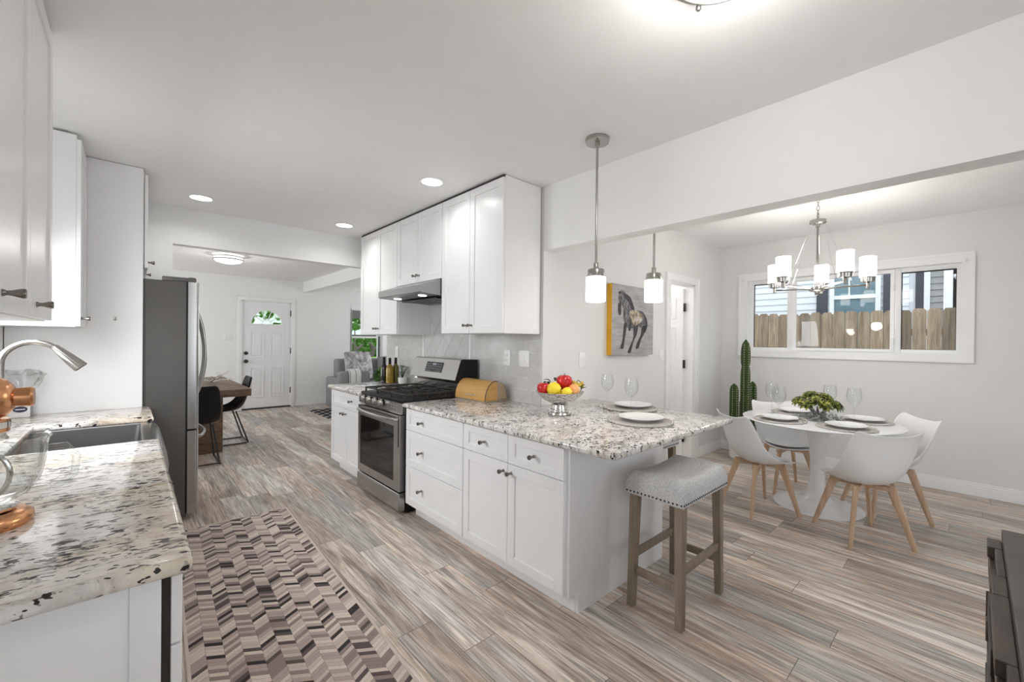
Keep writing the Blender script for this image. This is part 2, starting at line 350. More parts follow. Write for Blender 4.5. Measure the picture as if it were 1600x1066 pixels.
# ------------------------------------------------------------------ mesh helpers
class MB:
    def __init__(s): s.bm = bmesh.new()
    def box(s, x0, x1, y0, y1, z0, z1, b=0.0, seg=2):
        g = bmesh.ops.create_cube(s.bm, size=1.0)['verts']
        for v in g:
            v.co = Vector((x0 + (v.co.x + .5) * (x1 - x0), y0 + (v.co.y + .5) * (y1 - y0), z0 + (v.co.z + .5) * (z1 - z0)))
        if b > 0:
            es = list({e for v in g for e in v.link_edges})
            bmesh.ops.bevel(s.bm, geom=es, offset=b, segments=seg, affect='EDGES', profile=.5)
        return s
    def rings(s, rows, cap=True, closed=True):
        vs = [[s.bm.verts.new(p) for p in r] for r in rows]
        n = len(vs[0])
        for a, b in zip(vs[:-1], vs[1:]):
            for i in range(n if closed else n - 1):
                j = (i + 1) % n
                s.bm.faces.new((a[i], a[j], b[j], b[i]))
        if cap:
            s.bm.faces.new(list(reversed(vs[0]))); s.bm.faces.new(vs[-1])
        return s
    def tube(s, pts, r, n=10, cap=True):
        pts = [Vector(p) for p in pts]; k = len(pts)
        rr = r if isinstance(r, (list, tuple)) else [r] * k
        t0 = (pts[1] - pts[0]).normalized()
        a = Vector((0, 0, 1)) if abs(t0.z) < .9 else Vector((1, 0, 0))
        nrm = t0.cross(a).normalized(); rows = []
        for i, p in enumerate(pts):
            t = (pts[min(i + 1, k - 1)] - pts[max(i - 1, 0)]).normalized()
            nrm = (nrm - t * nrm.dot(t)).normalized(); bn = t.cross(nrm)
            rows.append([p + (nrm * math.cos(q) + bn * math.sin(q)) * rr[i] for q in [2 * math.pi * j / n for j in range(n)]])
        return s.rings(rows, cap)
    def bar(s, p0, p1, w0, d0, w1=None, d1=None, up=(0, 1, 0)):
        p0, p1 = Vector(p0), Vector(p1); w1 = w0 if w1 is None else w1; d1 = d0 if d1 is None else d1
        t = (p1 - p0).normalized(); u = Vector(up); u = (u - t * u.dot(t)).normalized(); q = t.cross(u)
        rows = []
        for p, a, b in ((p0, w0, d0), (p1, w1, d1)):
            rows.append([p + q * (sx * a / 2) + u * (sy * b / 2) for sx, sy in ((-1, -1), (1, -1), (1, 1), (-1, 1))])
        return s.rings(rows)
    def lathe(s, prof, c=(0, 0, 0), n=32, cap=False, axis='z'):
        rows = []
        for r, z in prof:
            row = []
            for i in range(n):
                a = 2 * math.pi * i / n
                x, y = r * math.cos(a), r * math.sin(a)
                p = (x, y, z) if axis == 'z' else ((z, x, y) if axis == 'x' else (y, z, x))
                row.append(Vector(p) + Vector(c))
            rows.append(row)
        return s.rings(rows, cap)
    def ball(s, c, r, sc=(1, 1, 1), u=20, v=12):
        g = bmesh.ops.create_uvsphere(s.bm, u_segments=u, v_segments=v, radius=r)['verts']
        for q in g: q.co = Vector((q.co.x * sc[0], q.co.y * sc[1], q.co.z * sc[2])) + Vector(c)
        return s
    def prism(s, poly, ax, a0, a1):
        def P(p, a): return Vector((a, p[0], p[1])) if ax == 'x' else (Vector((p[0], a, p[1])) if ax == 'y' else Vector((p[0], p[1], a)))
        return s.rings([[P(p, a0) for p in poly], [P(p, a1) for p in poly]])
    def plate_hole(s, outer, inner, ax, a0, a1):
        def P(p, a): return Vector((a, p[0], p[1])) if ax == 'x' else (Vector((p[0], a, p[1])) if ax == 'y' else Vector((p[0], p[1], a)))
        rows = [[P(p, a) for p in L] for L, a in ((outer, a0), (outer, a1), (inner, a1), (inner, a0), (outer, a0))]
        return s.rings(rows, False)
    def quad(s, a, b, c, d):
        s.bm.faces.new([s.bm.verts.new(p) for p in (a, b, c, d)]); return s
    def xf(s, mat):
        bmesh.ops.transform(s.bm, matrix=mat, verts=s.bm.verts); return s
    def build(s, name, mat, parent=None, off=None, ang=32, sub=0, solid=0):
        bmesh.ops.remove_doubles(s.bm, verts=s.bm.verts, dist=1e-6)
        bmesh.ops.recalc_face_normals(s.bm, faces=s.bm.faces)
        me = bpy.data.meshes.new(name)
        if off is None and parent is not None:
            off = BASE.get(root_of(parent).name)
        if off is not None: bmesh.ops.translate(s.bm, verts=s.bm.verts, vec=-Vector(off))
        s.bm.to_mesh(me); s.bm.free()
        me.polygons.foreach_set('use_smooth', [True] * len(me.polygons))
        me.set_sharp_from_angle(angle=R(ang))
        me.materials.append(mat if not isinstance(mat, str) else M[mat])
        o = bpy.data.objects.new(name, me); COL.objects.link(o)
        if parent is not None: o.parent = parent
        if solid:
            md = o.modifiers.new('solid', 'SOLIDIFY'); md.thickness = solid; md.offset = 0
        if sub:
            md = o.modifiers.new('sub', 'SUBSURF'); md.levels = sub; md.render_levels = sub
        return o
BASE = {}
def root_of(o):
    while o.parent is not None: o = o.parent
    return o
def tag(o, label, cat, group=None):
    o['label'] = label; o['category'] = cat
    if group: o['group'] = group
    return o
def thing(name, label, cat, loc, group=None, world=True, rz=0.0):
    """Empty at the thing's base. world=True: its parts are written in world coordinates."""
    o = bpy.data.objects.new(name, None); COL.objects.link(o); o.empty_display_size = .1
    o.location = loc; o.rotation_euler = (0, 0, rz)
    if world: BASE[o.name] = tuple(loc)
    return tag(o, label, cat, group)
def solo(mb, name, mat, label, cat, loc, group=None, **k):
    o = mb.build(name, mat, None, off=loc, **k); o.location = loc
    return tag(o, label, cat, group)
def struct(mb, name, mat, parent=None, **k):
    o = mb.build(name, mat, parent, **k)
    if parent is None: o['kind'] = 'structure'
    return o
def dup(root, loc, rz=0.0, label=None, group=None):
    r = root.copy(); COL.objects.link(r); r.location = loc; r.rotation_euler = (0, 0, rz)
    if label: r['label'] = label
    if group: r['group'] = group
    for ch in list(root.children):
        c = ch.copy(); COL.objects.link(c); c.parent = r
        for g in list(ch.children):
            d = g.copy(); COL.objects.link(d); d.parent = c
    return r

# ------------------------------------------------------------------ room constants
XL, XR, XB, XW = -0.582, 2.384, 2.511, 5.834
YP, YH, YD = 2.3516, 5.1535, 9.847
ZC, ZB, ZH, ZD = 2.648, 2.142, 2.302, 2.705
YB = -3.2
CT = .9155
# ================================================================== STRUCTURE
struct(MB().box(-2.7, 6.3, YB - .1, YD + .12, -.08, 0), 'floor', 'floor')
struct(MB().box(XL - .12, XB, YB, YH + .12, ZC, ZC + .1), 'ceiling', 'ceil')
struct(MB().box(XB - .01, XW + .1, YB, YP + .12, ZD, ZD + .1), 'ceiling', 'ceil')
struct(MB().box(-2.7, 6.3, YH + .11, YD + .12, 2.632, 2.73), 'ceiling', 'ceil')
# left wall with the sink window opening and an unseen opening added for fill
wl = MB(); T = .12
wl.box(XL - T, XL, YB, -2.5, 0, ZC); wl.box(XL - T, XL, -.5, 2.64, 0, ZC); wl.box(XL - T, XL, -2.5, -.5, 0, .82); wl.box(XL - T, XL, -2.5, -.5, 2.2, ZC); wl.box(XL - T, XL, 3.34, YH + .12, 0, ZC)
wl.box(XL - T, XL, 2.64, 3.34, 0, 1.13); wl.box(XL - T, XL, 2.64, 3.34, 2.12, ZC)
struct(wl, 'wall_left', 'wall')
# window wall of the dining area
WY0, WY1, WZ0, WZ1 = .085, 2.03, 1.335, 2.235
ww = MB()
ww.box(XW, XW + .14, YB, WY0, 0, ZD); ww.box(XW, XW + .14, WY1, YP + .12, 0, ZD)
ww.box(XW, XW + .14, WY0, WY1, 0, WZ0); ww.box(XW, XW + .14, WY0, WY1, WZ1, ZD)
struct(ww, 'wall_right', 'wall_dining')
# painting wall with pantry doorway
DX0, DX1, DZ = 4.40, 5.0, 2.125
wp = MB()
wp.box(XR, DX0, YP, YP + .12, 0, ZD + .05); wp.box(DX1, XW, YP, YP + .12, 0, ZD + .05); wp.box(DX0, DX1, YP, YP + .12, DZ, ZD + .05)
struct(wp, 'wall_back', 'wall_dining')
# range wall, header to the living room, beam over the peninsula
struct(MB().box(XR, XR + .12, YP + .12, YH, 0, ZC), 'wall_range', 'wall')
hd = MB(); hd.box(.281, XR + .12, YH, YH + .12, ZH, ZC); hd.box(XL, .281, YH, YH + .12, 1.93, ZC)
struct(hd, 'trim_1', 'wall')
struct(MB().box(XR, XB, YB, YP, ZB, ZC + .06), 'trim_2', 'wall')
# unseen rear wall, its opening added to let fill daylight in
wb = MB(); wb.box(XL - T, 1.3, YB - .12, YB, 0, ZD); wb.box(3.5, XW + .1, YB - .12, YB, 0, ZD); wb.box(1.3, 3.5, YB - .12, YB, 2.3, ZD + .05); wb.box(1.3, 3.5, YB - .12, YB, 0, .1)
struct(wb, 'wall_rear', 'wall')
# pantry behind the doorway
pn = MB(); pn.box(3.9, 4.0, YP + .12, 3.55, 0, ZD); pn.box(5.35, 5.45, YP + .12, 3.55, 0, ZD); pn.box(3.9, 5.45, 3.55, 3.65, 0, ZD); pn.box(3.9, 5.45, YP + .12, 3.65, ZD, ZD + .05)
struct(pn, 'wall_pantry', 'wall')
# living room walls
FX0, FX1, FZ = 1.585, 2.447, 2.172   # front door opening
LX0, LX1, LZ0, LZ1 = 3.69, 4.44, .93, 2.115   # living window opening
wd = MB()
wd.box(-2.7, FX0, YD, YD + .12, 0, 2.65); wd.box(FX0, FX1, YD, YD + .12, FZ, 2.65); wd.box(FX1, LX0, YD, YD + .12, 0, 2.65)
wd.box(LX0, LX1, YD, YD + .12, 0, LZ0); wd.box(LX0, LX1, YD, YD + .12, LZ1, 2.65); wd.box(LX1, 6.3, YD, YD + .12, 0, 2.65)
struct(wd, 'wall_front', 'wall')
w3 = MB(); w3.box(-2.7, -2.58, YH, 6.2, 0, 2.65); w3.box(-2.7, -2.58, 9.0, YD, 0, 2.65); w3.box(-2.7, -2.58, 6.2, 9.0, 0, .8); w3.box(-2.7, -2.58, 6.2, 9.0, 2.2, 2.65)
w3.box(-2.7, XL, YH, YH + .12, 0, 2.65)
struct(w3, 'wall_living_left', 'wall')
w4 = MB(); w4.box(6.2, 6.3, 3.6, 6.2, 0, 2.65); w4.box(6.2, 6.3, 9.0, YD, 0, 2.65); w4.box(6.2, 6.3, 6.2, 9.0, 0, .8); w4.box(6.2, 6.3, 6.2, 9.0, 2.2, 2.65); w4.box(XR + .12, 6.3, YH - .0, YH + .12, 0, 2.65)
struct(w4, 'wall_living_right', 'wall')
struct(MB().box(2.677, 2.80, YH + .12, YD, 2.416, 2.632), 'trim_3', 'wall')
# baseboards (stepped profile)
def baseb(mb, ax, fixed, a0, a1, d):
    for dd, z0, z1 in ((.018, 0, .085), (.013, .085, .105), (.008, .105, .125)):
        lo, hi = sorted((fixed, fixed + d * dd))
        if ax == 'y': mb.box(lo, hi, a0, a1, z0, z1, .003, 1)
        else: mb.box(a0, a1, lo, hi, z0, z1, .003, 1)
b = MB(); baseb(b, 'y', XW, YB, YP, -1); struct(b, 'baseboard_right', 'trim')
b = MB(); baseb(b, 'x', YP, 2.99, DX0 - .1, -1); baseb(b, 'x', YP, DX1 + .1, XW, -1); struct(b, 'baseboard_back', 'trim')
b = MB(); baseb(b, 'x', YD, 2.53, 6.2, -1); baseb(b, 'x', YD, -2.58, 1.50, -1); struct(b, 'baseboard_front', 'trim')
# door casing of the pantry
c = MB()
for x0, x1 in ((DX0 - .10, DX0), (DX1, DX1 + .10)):
    c.box(x0, x1, YP - .018, YP, 0, DZ + .085, .004); 
c.box(DX0 - .10, DX1 + .10, YP - .02, YP, DZ, DZ + .085, .004)
c.box(DX1 + .074, DX1 + .103, YP - .027, YP, 0, DZ + .088, .004); c.box(DX0 - .103, DX0 - .074, YP - .027, YP, 0, DZ + .088, .004)
c.box(DX0, DX0 + .015, YP, YP + .12, 0, DZ); c.box(DX1 - .015, DX1, YP, YP + .12, 0, DZ); c.box(DX0, DX1, YP, YP + .12, DZ - .015, DZ)
struct(c, 'trim_4', 'trim')
# pantry door, swung open on its right-hand hinges
def panel_door(x0, x1, z0, z1, y0, y1, rows, face=-1):
    """slab with raised rectangular panels; face: side (-y) that shows"""
    mb = MB().box(x0, x1, y0, y1, z0, z1, .003, 1)
    for (a, b, c, d) in rows:
        for yf, s in ((y0, -1), (y1, 1)):
            lo, hi = sorted((yf, yf + s * .004))
            mb.plate_hole([(a, c), (b, c), (b, d), (a, d)], [(a + .016, c + .016), (b - .016, c + .016), (b - .016, d - .016), (a + .016, d - .016)], 'y', yf - s * .002, yf + s * .006)
            mb.box(a + .05, b - .05, lo - .001, hi + .001, c + .05, d - .05, .004, 1)
    return mb
rows = []
for a, bq in ((.09, .27), (.33, .51)):
    rows += [(a, bq, 1.72, 1.98), (a, bq, 1.0, 1.62), (a, bq, .2, .86)]
pd_ = panel_door(0, .58, .01, 2.09, -.0175, .0175, rows)
pd_.xf(Matrix.Translation((DX1 - .03, YP + .118, 0)) @ Matrix.Rotation(R(97), 4, 'Z'))
d2 = struct(pd_, 'door_2', 'door')
for z in (.25, 1.16, 1.86):
    MB().box(DX1 - .045, DX1 - .018, YP + .095, YP + .125, z - .05, z + .05, .003).build('hinge', 'hub_dark', d2)
MB().lathe([(.012, 0), (.012, .03), (.028, .04), (.03, .055), (.02, .07), (.001, .072)], (0, 0, 0), 20).xf(Matrix.Translation((DX1 - .03 - .075, YP + .118 + .53, 1.0)) @ Matrix.Rotation(R(-90), 4, 'Y')).build('knob', 'chrome', d2)

pantry_fill_at = (4.55, 3.2, 2.3)  # where the added pantry light sits
# ---- front door with fan light
door_w = FX1 - FX0
dz0, dz1 = .03, 2.16
x0, x1 = FX0 + .012, FX1 - .012
cx = 2.006; zf = 1.715; rf = .285
fd = MB()
fd.box(x0, x1, YD + .01, YD + .055, dz0, zf - .03)
na = 32
outer, inner = [], []
ang = [math.pi * i / na for i in range(na + 1)]
for a in ang:
    ca, sa = math.cos(a), math.sin(a)
    inner.append((cx + rf * ca, zf + rf * sa))
    tx = ((x1 - cx) / ca) if ca > 1e-6 else ((x0 - cx) / ca if ca < -1e-6 else 1e9)
    tz = ((dz1 - zf) / sa) if sa > 1e-6 else 1e9
    q = min(tx, tz); outer.append((cx + q * ca, zf + q * sa))
# insert the two upper corners by snapping the nearest samples
for corner in ((x1, dz1), (x0, dz1)):
    k = min(range(len(outer)), key=lambda i: (outer[i][0] - corner[0]) ** 2 + (outer[i][1] - corner[1]) ** 2)
    outer[k] = corner
outer += [(x0, zf - .03), (x1, zf - .03)]; inner += [(cx - rf, zf - .02), (cx + rf, zf - .02)]
fd.plate_hole(outer, inner, 'y', YD + .01, YD + .055)
fr = []
for (a, bq, c, d) in ((x0 + .12, x0 + .365, 1.03, 1.56), (x1 - .365, x1 - .12, 1.03, 1.56), (x0 + .12, x0 + .365, .24, .84), (x1 - .365, x1 - .12, .24, .84)):
    fd.plate_hole([(a, c), (bq, c), (bq, d), (a, d)], [(a + .018, c + .018), (bq - .018, c + .018), (bq - .018, d - .018), (a + .018, d - .018)], 'y', YD + .012, YD + .001)
    fd.box(a + .05, bq - .05, YD + .004, YD + .012, c + .05, d - .05, .004, 1)
d1 = struct(fd, 'door_1', 'door')
g = MB()
g.plate_hole([(cx + (rf + .02) * math.cos(a), zf - .005 + (rf + .02) * math.sin(a)) for a in ang] + [(cx - rf - .02, zf - .035), (cx + rf + .02, zf - .035)],
             [(cx + (rf - .02) * math.cos(a), zf + (rf - .02) * math.sin(a)) for a in ang] + [(cx - rf + .02, zf), (cx + rf - .02, zf)], 'y', YD + .002, YD + .02)
for a in (36, 72, 108, 144):
    a = R(a); g.bar((cx + .07 * math.cos(a), YD + .02, zf + .07 * math.sin(a)), (cx + rf * math.cos(a), YD + .02, zf + rf * math.sin(a)), .014, .014)
g.tube([(cx + .08 * math.cos(a), YD + .02, zf + .08 * math.sin(a)) for a in ang], .008, 8)
g.build('fanlight_frame', 'door', d1)
g = MB().prism([(cx + rf * math.cos(a), zf + rf * math.sin(a)) for a in ang], 'y', YD + .028, YD + .032); g.build('pane', 'pane', d1)
for z, rr in ((1.128, .034), (.966, .036)):
    MB().lathe([(rr, 0), (rr, -.012), (.014, -.02), (.014, -.045), (.028, -.05), (.03, -.065), (.02, -.075), (.001, -.076)] if z < 1 else [(rr, 0), (rr, -.014), (.024, -.02), (.001, -.021)], (1.652, YD + .01, z), 24, axis='y').build('knob' if z < 1 else 'deadbolt', 'hub_dark', d1)
for z in (.35, 1.17, 1.95):
    MB().box(x1 - .002, x1 + .012, YD - .006, YD + .02, z - .06, z + .06).build('hinge', 'hub_dark', d1)
c = MB()
c.box(FX0 - .08, FX0, YD - .018, YD, 0, FZ + .075, .004); c.box(FX1, FX1 + .08, YD - .018, YD, 0, FZ + .075, .004); c.box(FX0 - .08, FX1 + .08, YD - .02, YD, FZ, FZ + .075, .004)
c.box(FX0, FX0 + .01, YD, YD + .12, 0, FZ); c.box(FX1 - .01, FX1, YD, YD + .12, 0, FZ); c.box(FX0, FX1, YD, YD + .12, FZ - .01, FZ)
struct(c, 'trim_5', 'trim')
struct(MB().box(FX0, FX1, YD - .005, YD + .12, 0, .028), 'trim_6', 'screen_gap_dark')

# ---- dining window
CW = MB()
CY0, CY1, CZ0, CZ1 = .004, 2.134, 1.256, 2.322
def rect(y0, y1, z0, z1): return [(y0, z0), (y1, z0), (y1, z1), (y0, z1)]
CW.plate_hole(rect(CY0, CY1, CZ0, CZ1), rect(CY0 + .022, CY1 - .022, CZ0 + .022, CZ1 - .022), 'x', XW - .03, XW)
CW.plate_hole(rect(CY0 + .015, CY1 - .015, CZ0 + .015, CZ1 - .015), rect(WY0, WY1, WZ0, WZ1), 'x', XW - .02, XW + .01)
CW.plate_hole(rect(WY0 - .02, WY1 + .02, WZ0 - .02, WZ1 + .02), rect(WY0 + .006, WY1 - .006, WZ0 + .006, WZ1 - .006), 'x', XW - .012, XW + .10)
win1 = struct(CW, 'window_1', 'trim')
g = MB()
g.plate_hole(rect(WY0, WY1, WZ0, WZ1), rect(WY0 + .042, WY1 - .055, WZ0 + .042, WZ1 - .05), 'x', XW + .055, XW + .10)
g.box(XW + .04, XW + .10, .535, .60, WZ0, WZ1, .004); g.box(XW + .04, XW + .10, 1.505, 1.585, WZ0, WZ1, .004)
g.build('window_frame', 'trim', win1)
g = MB().plate_hole(rect(.585, 1.53, WZ0 + .01, WZ1 - .01), rect(.62, 1.49, WZ0 + .04, WZ1 - .05), 'x', XW + .03, XW + .06); g.build('sliding_sash', 'trim', win1)
for (y0, y1) in ((WY0 + .042, .535), (1.585, WY1 - .055)):
    MB().plate_hole(rect(y0 - .01, y1 + .01, WZ0 + .03, WZ1 - .04), rect(y0 + .006, y1 - .008, WZ0 + .046, WZ1 - .062), 'x', XW + .075, XW + .085).build('screen_frame', 'screen_gap_dark', win1)
for (y0, y1, xx) in ((WY0 + .03, .55, XW + .068), (.60, 1.51, XW + .045), (1.57, WY1 - .04, XW + .068)):
    MB().box(xx, xx + .004, y0, y1, WZ0 + .03, WZ1 - .04).build('pane', 'pane', win1)
for z in (1.46, 2.03):
    MB().box(XW + .02, XW + .035, 1.50, 1.525, z - .03, z + .03, .004).build('latch', 'trim', win1)
    MB().box(XW + .02, XW + .035, .585, .61, z - .03, z + .03, .004).build('latch', 'trim', win1)
for y in (CY0 + .06, CY1 - .06):
    MB().tube([(XW - .02, y, CZ1 - .07), (XW - .045, y, CZ1 - .07), (XW - .05, y, CZ1 - .085), (XW - .045, y, CZ1 - .1)], .004, 8).build('hook', 'silver', win1)

# ---- living room window
CW = MB()
CW.plate_hole(rect(LX0 - .0, LX1 + .12, LZ0 - .09, LZ1 + .09), rect(LX0, LX1, LZ0, LZ1), 'y', YD - .02, YD)
CW.box(LX0 - .02, LX1 + .14, YD - .05, YD, LZ0 - .02, LZ0, .004)
CW.plate_hole(rect(LX0 - .005, LX1 + .005, LZ0 - .005, LZ1 + .005), rect(LX0 + .02, LX1 - .02, LZ0 + .02, LZ1 - .02), 'y', YD + .0, YD + .11)
win2 = struct(CW, 'window_2', 'trim')
g = MB(); g.plate_hole(rect(LX0 + .015, LX1 - .015, LZ0 + .015, 1.50), rect(LX0 + .03, LX1 - .11, LZ0 + .05, 1.455), 'y', YD + .05, YD + .08)
g.plate_hole(rect(LX0 + .015, LX1 - .015, 1.47, LZ1 - .015), rect(LX0 + .03, LX1 - .11, 1.50, LZ1 - .05), 'y', YD + .075, YD + .10); g.build('sash', 'trim', win2)
MB().box(LX0 + .02, LX1 - .04, YD + .062, YD + .066, LZ0 + .02, LZ1 - .02).build('pane', 'pane', win2)
MB().box(LX0 + .02, LX1 - .02, YD + .03, YD + .045, LZ1 - .20, LZ1 - .02).build('roller_shade', 'shade_cloth', win2)
MB().box(LX1 - .085, LX1 - .05, YD + .04, YD + .055, LZ0 + .03, 1.5).build('side_strip', 'shutter', win2)

# ---- backsplash tiles
b = MB(); b.box(XR - .012, XR, YP + .012, 3.314, CT - .02, 1.478); b.box(XR - .012, XR, 4.212, YH - .02, CT - .02, 1.478); struct(b, 'trim_7', 'tile')
b = MB(); b.box(XR - .014, XR, 3.33, 4.196, CT - .05, 1.9); struct(b, 'trim_8', 'herring')
b = MB(); b.box(XR - .018, XR, 3.308, 3.33, CT - .02, 1.48, .002); b.box(XR - .018, XR, 4.196, 4.218, CT - .02, 1.48, .002); struct(b, 'trim_9', 'trim')

# ---- outside ground
struct(MB().box(-20, 45, 10.2, 80, -.25, -.10), 'ground', 'lawn')
struct(MB().box(-14, 26, -14, 10.2, -.25, -.10), 'ground', 'concrete')
struct(MB().box(-14, 26, 17.3, 21, -.1, -.08), 'street', 'concrete')

# ================================================================== CABINETS
def front_panel(x, d, y0, y1, z0, z1, rail=.058, th=.02, flat=False):
    """shaker front; x = outer face, d = outward direction along x"""
    mb = MB(); xi = x - d * th
    lo, hi = sorted((x, xi))
    r2 = min(rail, (z1 - z0) * .27)
    mb.box(lo, hi, y0, y0 + rail, z0, z1, .0015, 1); mb.box(lo, hi, y1 - rail, y1, z0, z1, .0015, 1)
    mb.box(lo, hi, y0 + rail, y1 - rail, z0, z0 + r2, .0015, 1); mb.box(lo, hi, y0 + rail, y1 - rail, z1 - r2, z1, .0015, 1)
    a, b = sorted((x - d * .009, xi)); mb.box(a, b, y0 + rail - .002, y1 - rail + .002, z0 + r2 - .002, z1 - r2 + .002)
    return mb
def knob_at(x, d, y, z, parent, s=1.25):
    MB().lathe([(.0075, 0), (.0075, .002), (.005, .006), (.0055, .012), (.0095, .024), (.0105, .029), (.0095, .032), (.001, .0325)], (0, 0, 0), 18, axis='x').xf(
        Matrix.Translation((x, y, z)) @ Matrix.Scale(s, 4) @ Matrix.Scale(d, 4, (1, 0, 0))).build('knob', 'knob', parent)
def cabinet(name, label, cat, x_back, x_face, d, y0, y1, z0, z1, fronts, kick=None, group=None, end_notch=0, th=.02, gap=0.0):
    """fronts: (kind, y0, y1, z0, z1, [(ky, kz), ...])"""
    t = thing(name, label, cat, ((x_back + x_face) / 2, (y0 + y1) / 2, 0 if kick else z0), group)
    xc = x_face - d * (th + gap)
    lo, hi = sorted((x_back, xc))
    zb = kick if kick else z0
    bd = MB(); bd.box(lo, hi, y0, y1, zb, z1, .0015, 1)
    if kick:
        k = xc - d * .075; a, bq = sorted((x_back, k)); bd.box(a, bq, y0, y1, 0, zb)
    bd.build('body', 'cab', t)
    for kind, a, bq, c, e, ks in fronts:
        p = front_panel(x_face, d, a, bq, c, e).build(kind, 'cab', t)
        for ky, kz in ks: knob_at(x_face, d, ky, kz, p)
    return t
# --- peninsula run (faces the kitchen, -x)
Fx = 1.606
cabinet('drawer_cabinet', 'white three-drawer base cabinet beside the range', 'cabinet', 2.34, Fx, -1, 2.318, 3.115, 0, .879,
        [('drawer', 2.322, 3.111, .708, .873, [(2.86, .79)]), ('drawer', 2.322, 3.111, .424, .704, [(2.86, .563)]), ('drawer', 2.322, 3.111, .117, .420, [(2.86, .275)])], kick=.11)
t = cabinet('door_cabinet', 'white base cabinet with two drawers over two doors at the bar-stool end', 'cabinet', 2.56, Fx, -1, 1.425, 2.316, 0, .879,
        [('drawer', 1.866, 2.314, .708, .873, [(2.09, .79)]), ('drawer', 1.427, 1.862, .708, .873, [(1.645, .79)]),
         ('door', 1.866, 2.314, .117, .704, [(1.90, .655)]), ('door', 1.427, 1.862, .117, .704, [(1.83, .655)])], kick=.11)
pp = MB().prism([(1.63, .11), (1.705, .11), (1.705, 0), (2.566, 0), (2.566, .879), (1.63, .879)], 'y', 1.405, 1.4245); pp.build('end_panel', 'cab', t)
cabinet('door_cabinet', 'white base cabinet left of the range, carrying the bottles', 'cabinet', 2.36, Fx, -1, 4.03, 4.84, 0, .879,
        [('drawer', 4.035, 4.836, .708, .873, [(4.25, .80)]), ('door', 4.44, 4.836, .117, .704, [(4.475, .655)]), ('door', 4.035, 4.436, .117, .704, [(4.40, .655)])], kick=.11)
MB().box(1.66, 1.70, 4.845, 4.90, .11, .12).build('level_shim', 'trim', bpy.data.objects['door_cabinet.001'])
# wall cabinets over the range run
Ux = 1.982
ZU = 1.478
def wall_cab(label, y0, y1, zb, group=None):
    mid = (y0 + y1) / 2
    return cabinet('wall_cabinet', label, 'wall cabinet', XR - .014 if zb < 1.6 else XR - .014, Ux, -1, y0, y1, zb, 2.645,
        [('door', y0 + .002, mid - .002, zb + .002, 2.628, [(mid - .035, zb + .065)]), ('door', mid + .002, y1 - .002, zb + .002, 2.628, [(mid + .035, zb + .065)])], group=group)
wall_cab('tall white wall cabinet nearest the peninsula, above the bread box', 2.378, 3.212, ZU)
wall_cab('short white wall cabinet directly above the range hood', 3.216, 4.066, 1.966)
wall_cab('tall white wall cabinet above the wine bottles', 4.070, 5.002, ZU)
struct(MB().box(Ux + .004, Ux + .019, 2.38, 5.0, 2.630, ZC - .002), 'cabinet_gap_shade', 'screen_gap_dark')  # dark strip painted in as shade of the gap above the doors

# --- sink run (faces +x)
Lx = .0905
def lcab(name, label, y0, y1, fronts, gap=.017, **k): return cabinet(name, label, 'cabinet', XL + .01, Lx, 1, y0, y1, 0, .878, fronts, kick=.11, gap=gap, **k)
t = lcab('end_cabinet', 'white base cabinet at the near end of the sink counter, its fronts slightly open', 1.28, 1.80,
     [('drawer', 1.262, 1.797, .712, .868, [(1.53, .79)]), ('door', 1.262, 1.797, .117, .706, [(1.765, .64)])])
MB().box(XL + .01, .053, 1.258, 1.279, 0, .878, .002).build('end_panel', 'cab', t)
MB().box(.0, .053, 1.252, 1.259, 0, .878, .002).build('corner_stile', 'cab', t)
MB().box(.055, .07, 1.285, 1.79, .12, .865).build('gap_shade_sheet', 'front_gap', t)  # dark sheet standing in for shade between carcass and fronts
lcab('door_cabinet', 'white base cabinet under the granite between the near drawers and the sink', 1.803, 2.775,
     [('door', 1.806, 2.287, .117, .868, [(2.25, .80)]), ('door', 2.291, 2.772, .117, .868, [(2.33, .80)])], gap=.0)
t = cabinet('sink_cabinet', 'white base cabinet under the steel apron sink', 'cabinet', XL + .01, Lx, 1, 2.778, 3.602, 0, .64,
     [('door', 2.781, 3.188, .117, .636, [(3.15, .58)]), ('door', 3.192, 3.6, .117, .636, [(3.23, .58)])], kick=.11)
lcab('door_cabinet', 'narrow white base cabinet between the sink and the fridge panel', 3.605, 4.150,
     [('door', 3.608, 4.147, .117, .868, [(3.65, .80)])], gap=.0)
# wall cabinets on the sink wall
def lwall(name, label, y0, y1, zb, zt, fx, fronts, xb=XL + .004): return cabinet(name, label, 'wall cabinet', xb, fx, 1, y0, y1, zb, zt, fronts)
t = lwall('wall_cabinet', 'large white wall cabinet nearest the viewer on the sink wall', 1.0, 2.582, 1.478, 2.63, -.235,
     [('door', 2.072, 2.578, 1.482, 2.62, [(2.19, 1.527)]), ('door', 1.564, 2.068, 1.482, 2.62, [(1.665, 1.527)]), ('door', 1.004, 1.560, 1.482, 2.62, [(1.10, 1.527)])])
lwall('wall_cabinet', 'narrow white wall cabinet seen end-on against the fridge panel', 3.706, 4.150, 1.478, 2.63, -.223,
     [('door', 3.708, 4.148, 1.482, 2.605, [(3.75, 1.53)])])
lwall('wall_cabinet', 'white cabinet over the refrigerator, showing only its door edge', 4.19, 5.14, 1.95, 2.63, .088,
     [('door', 4.182, 4.66, 1.93, 2.61, [(4.25, 1.98)]), ('door', 4.664, 5.138, 1.93, 2.61, [(5.08, 1.98)])])
pn = MB().box(XL + .005, .062, 4.155, 4.179, 0, ZC - .004, .001, 1)
pn = solo(pn, 'fridge_enclosure', 'cab', 'tall white floor-to-ceiling panel between the sink counter and the refrigerator', 'panel', (-.26, 4.167, 0))
ct = MB().box(-.09, -.075, 4.148, 4.1555, 1.535, 1.56, .003); ct.ball((-.082, 4.147, 1.548), .005)
ct.build('catch', 'chrome', pn, off=(-.26, 4.167, 0))

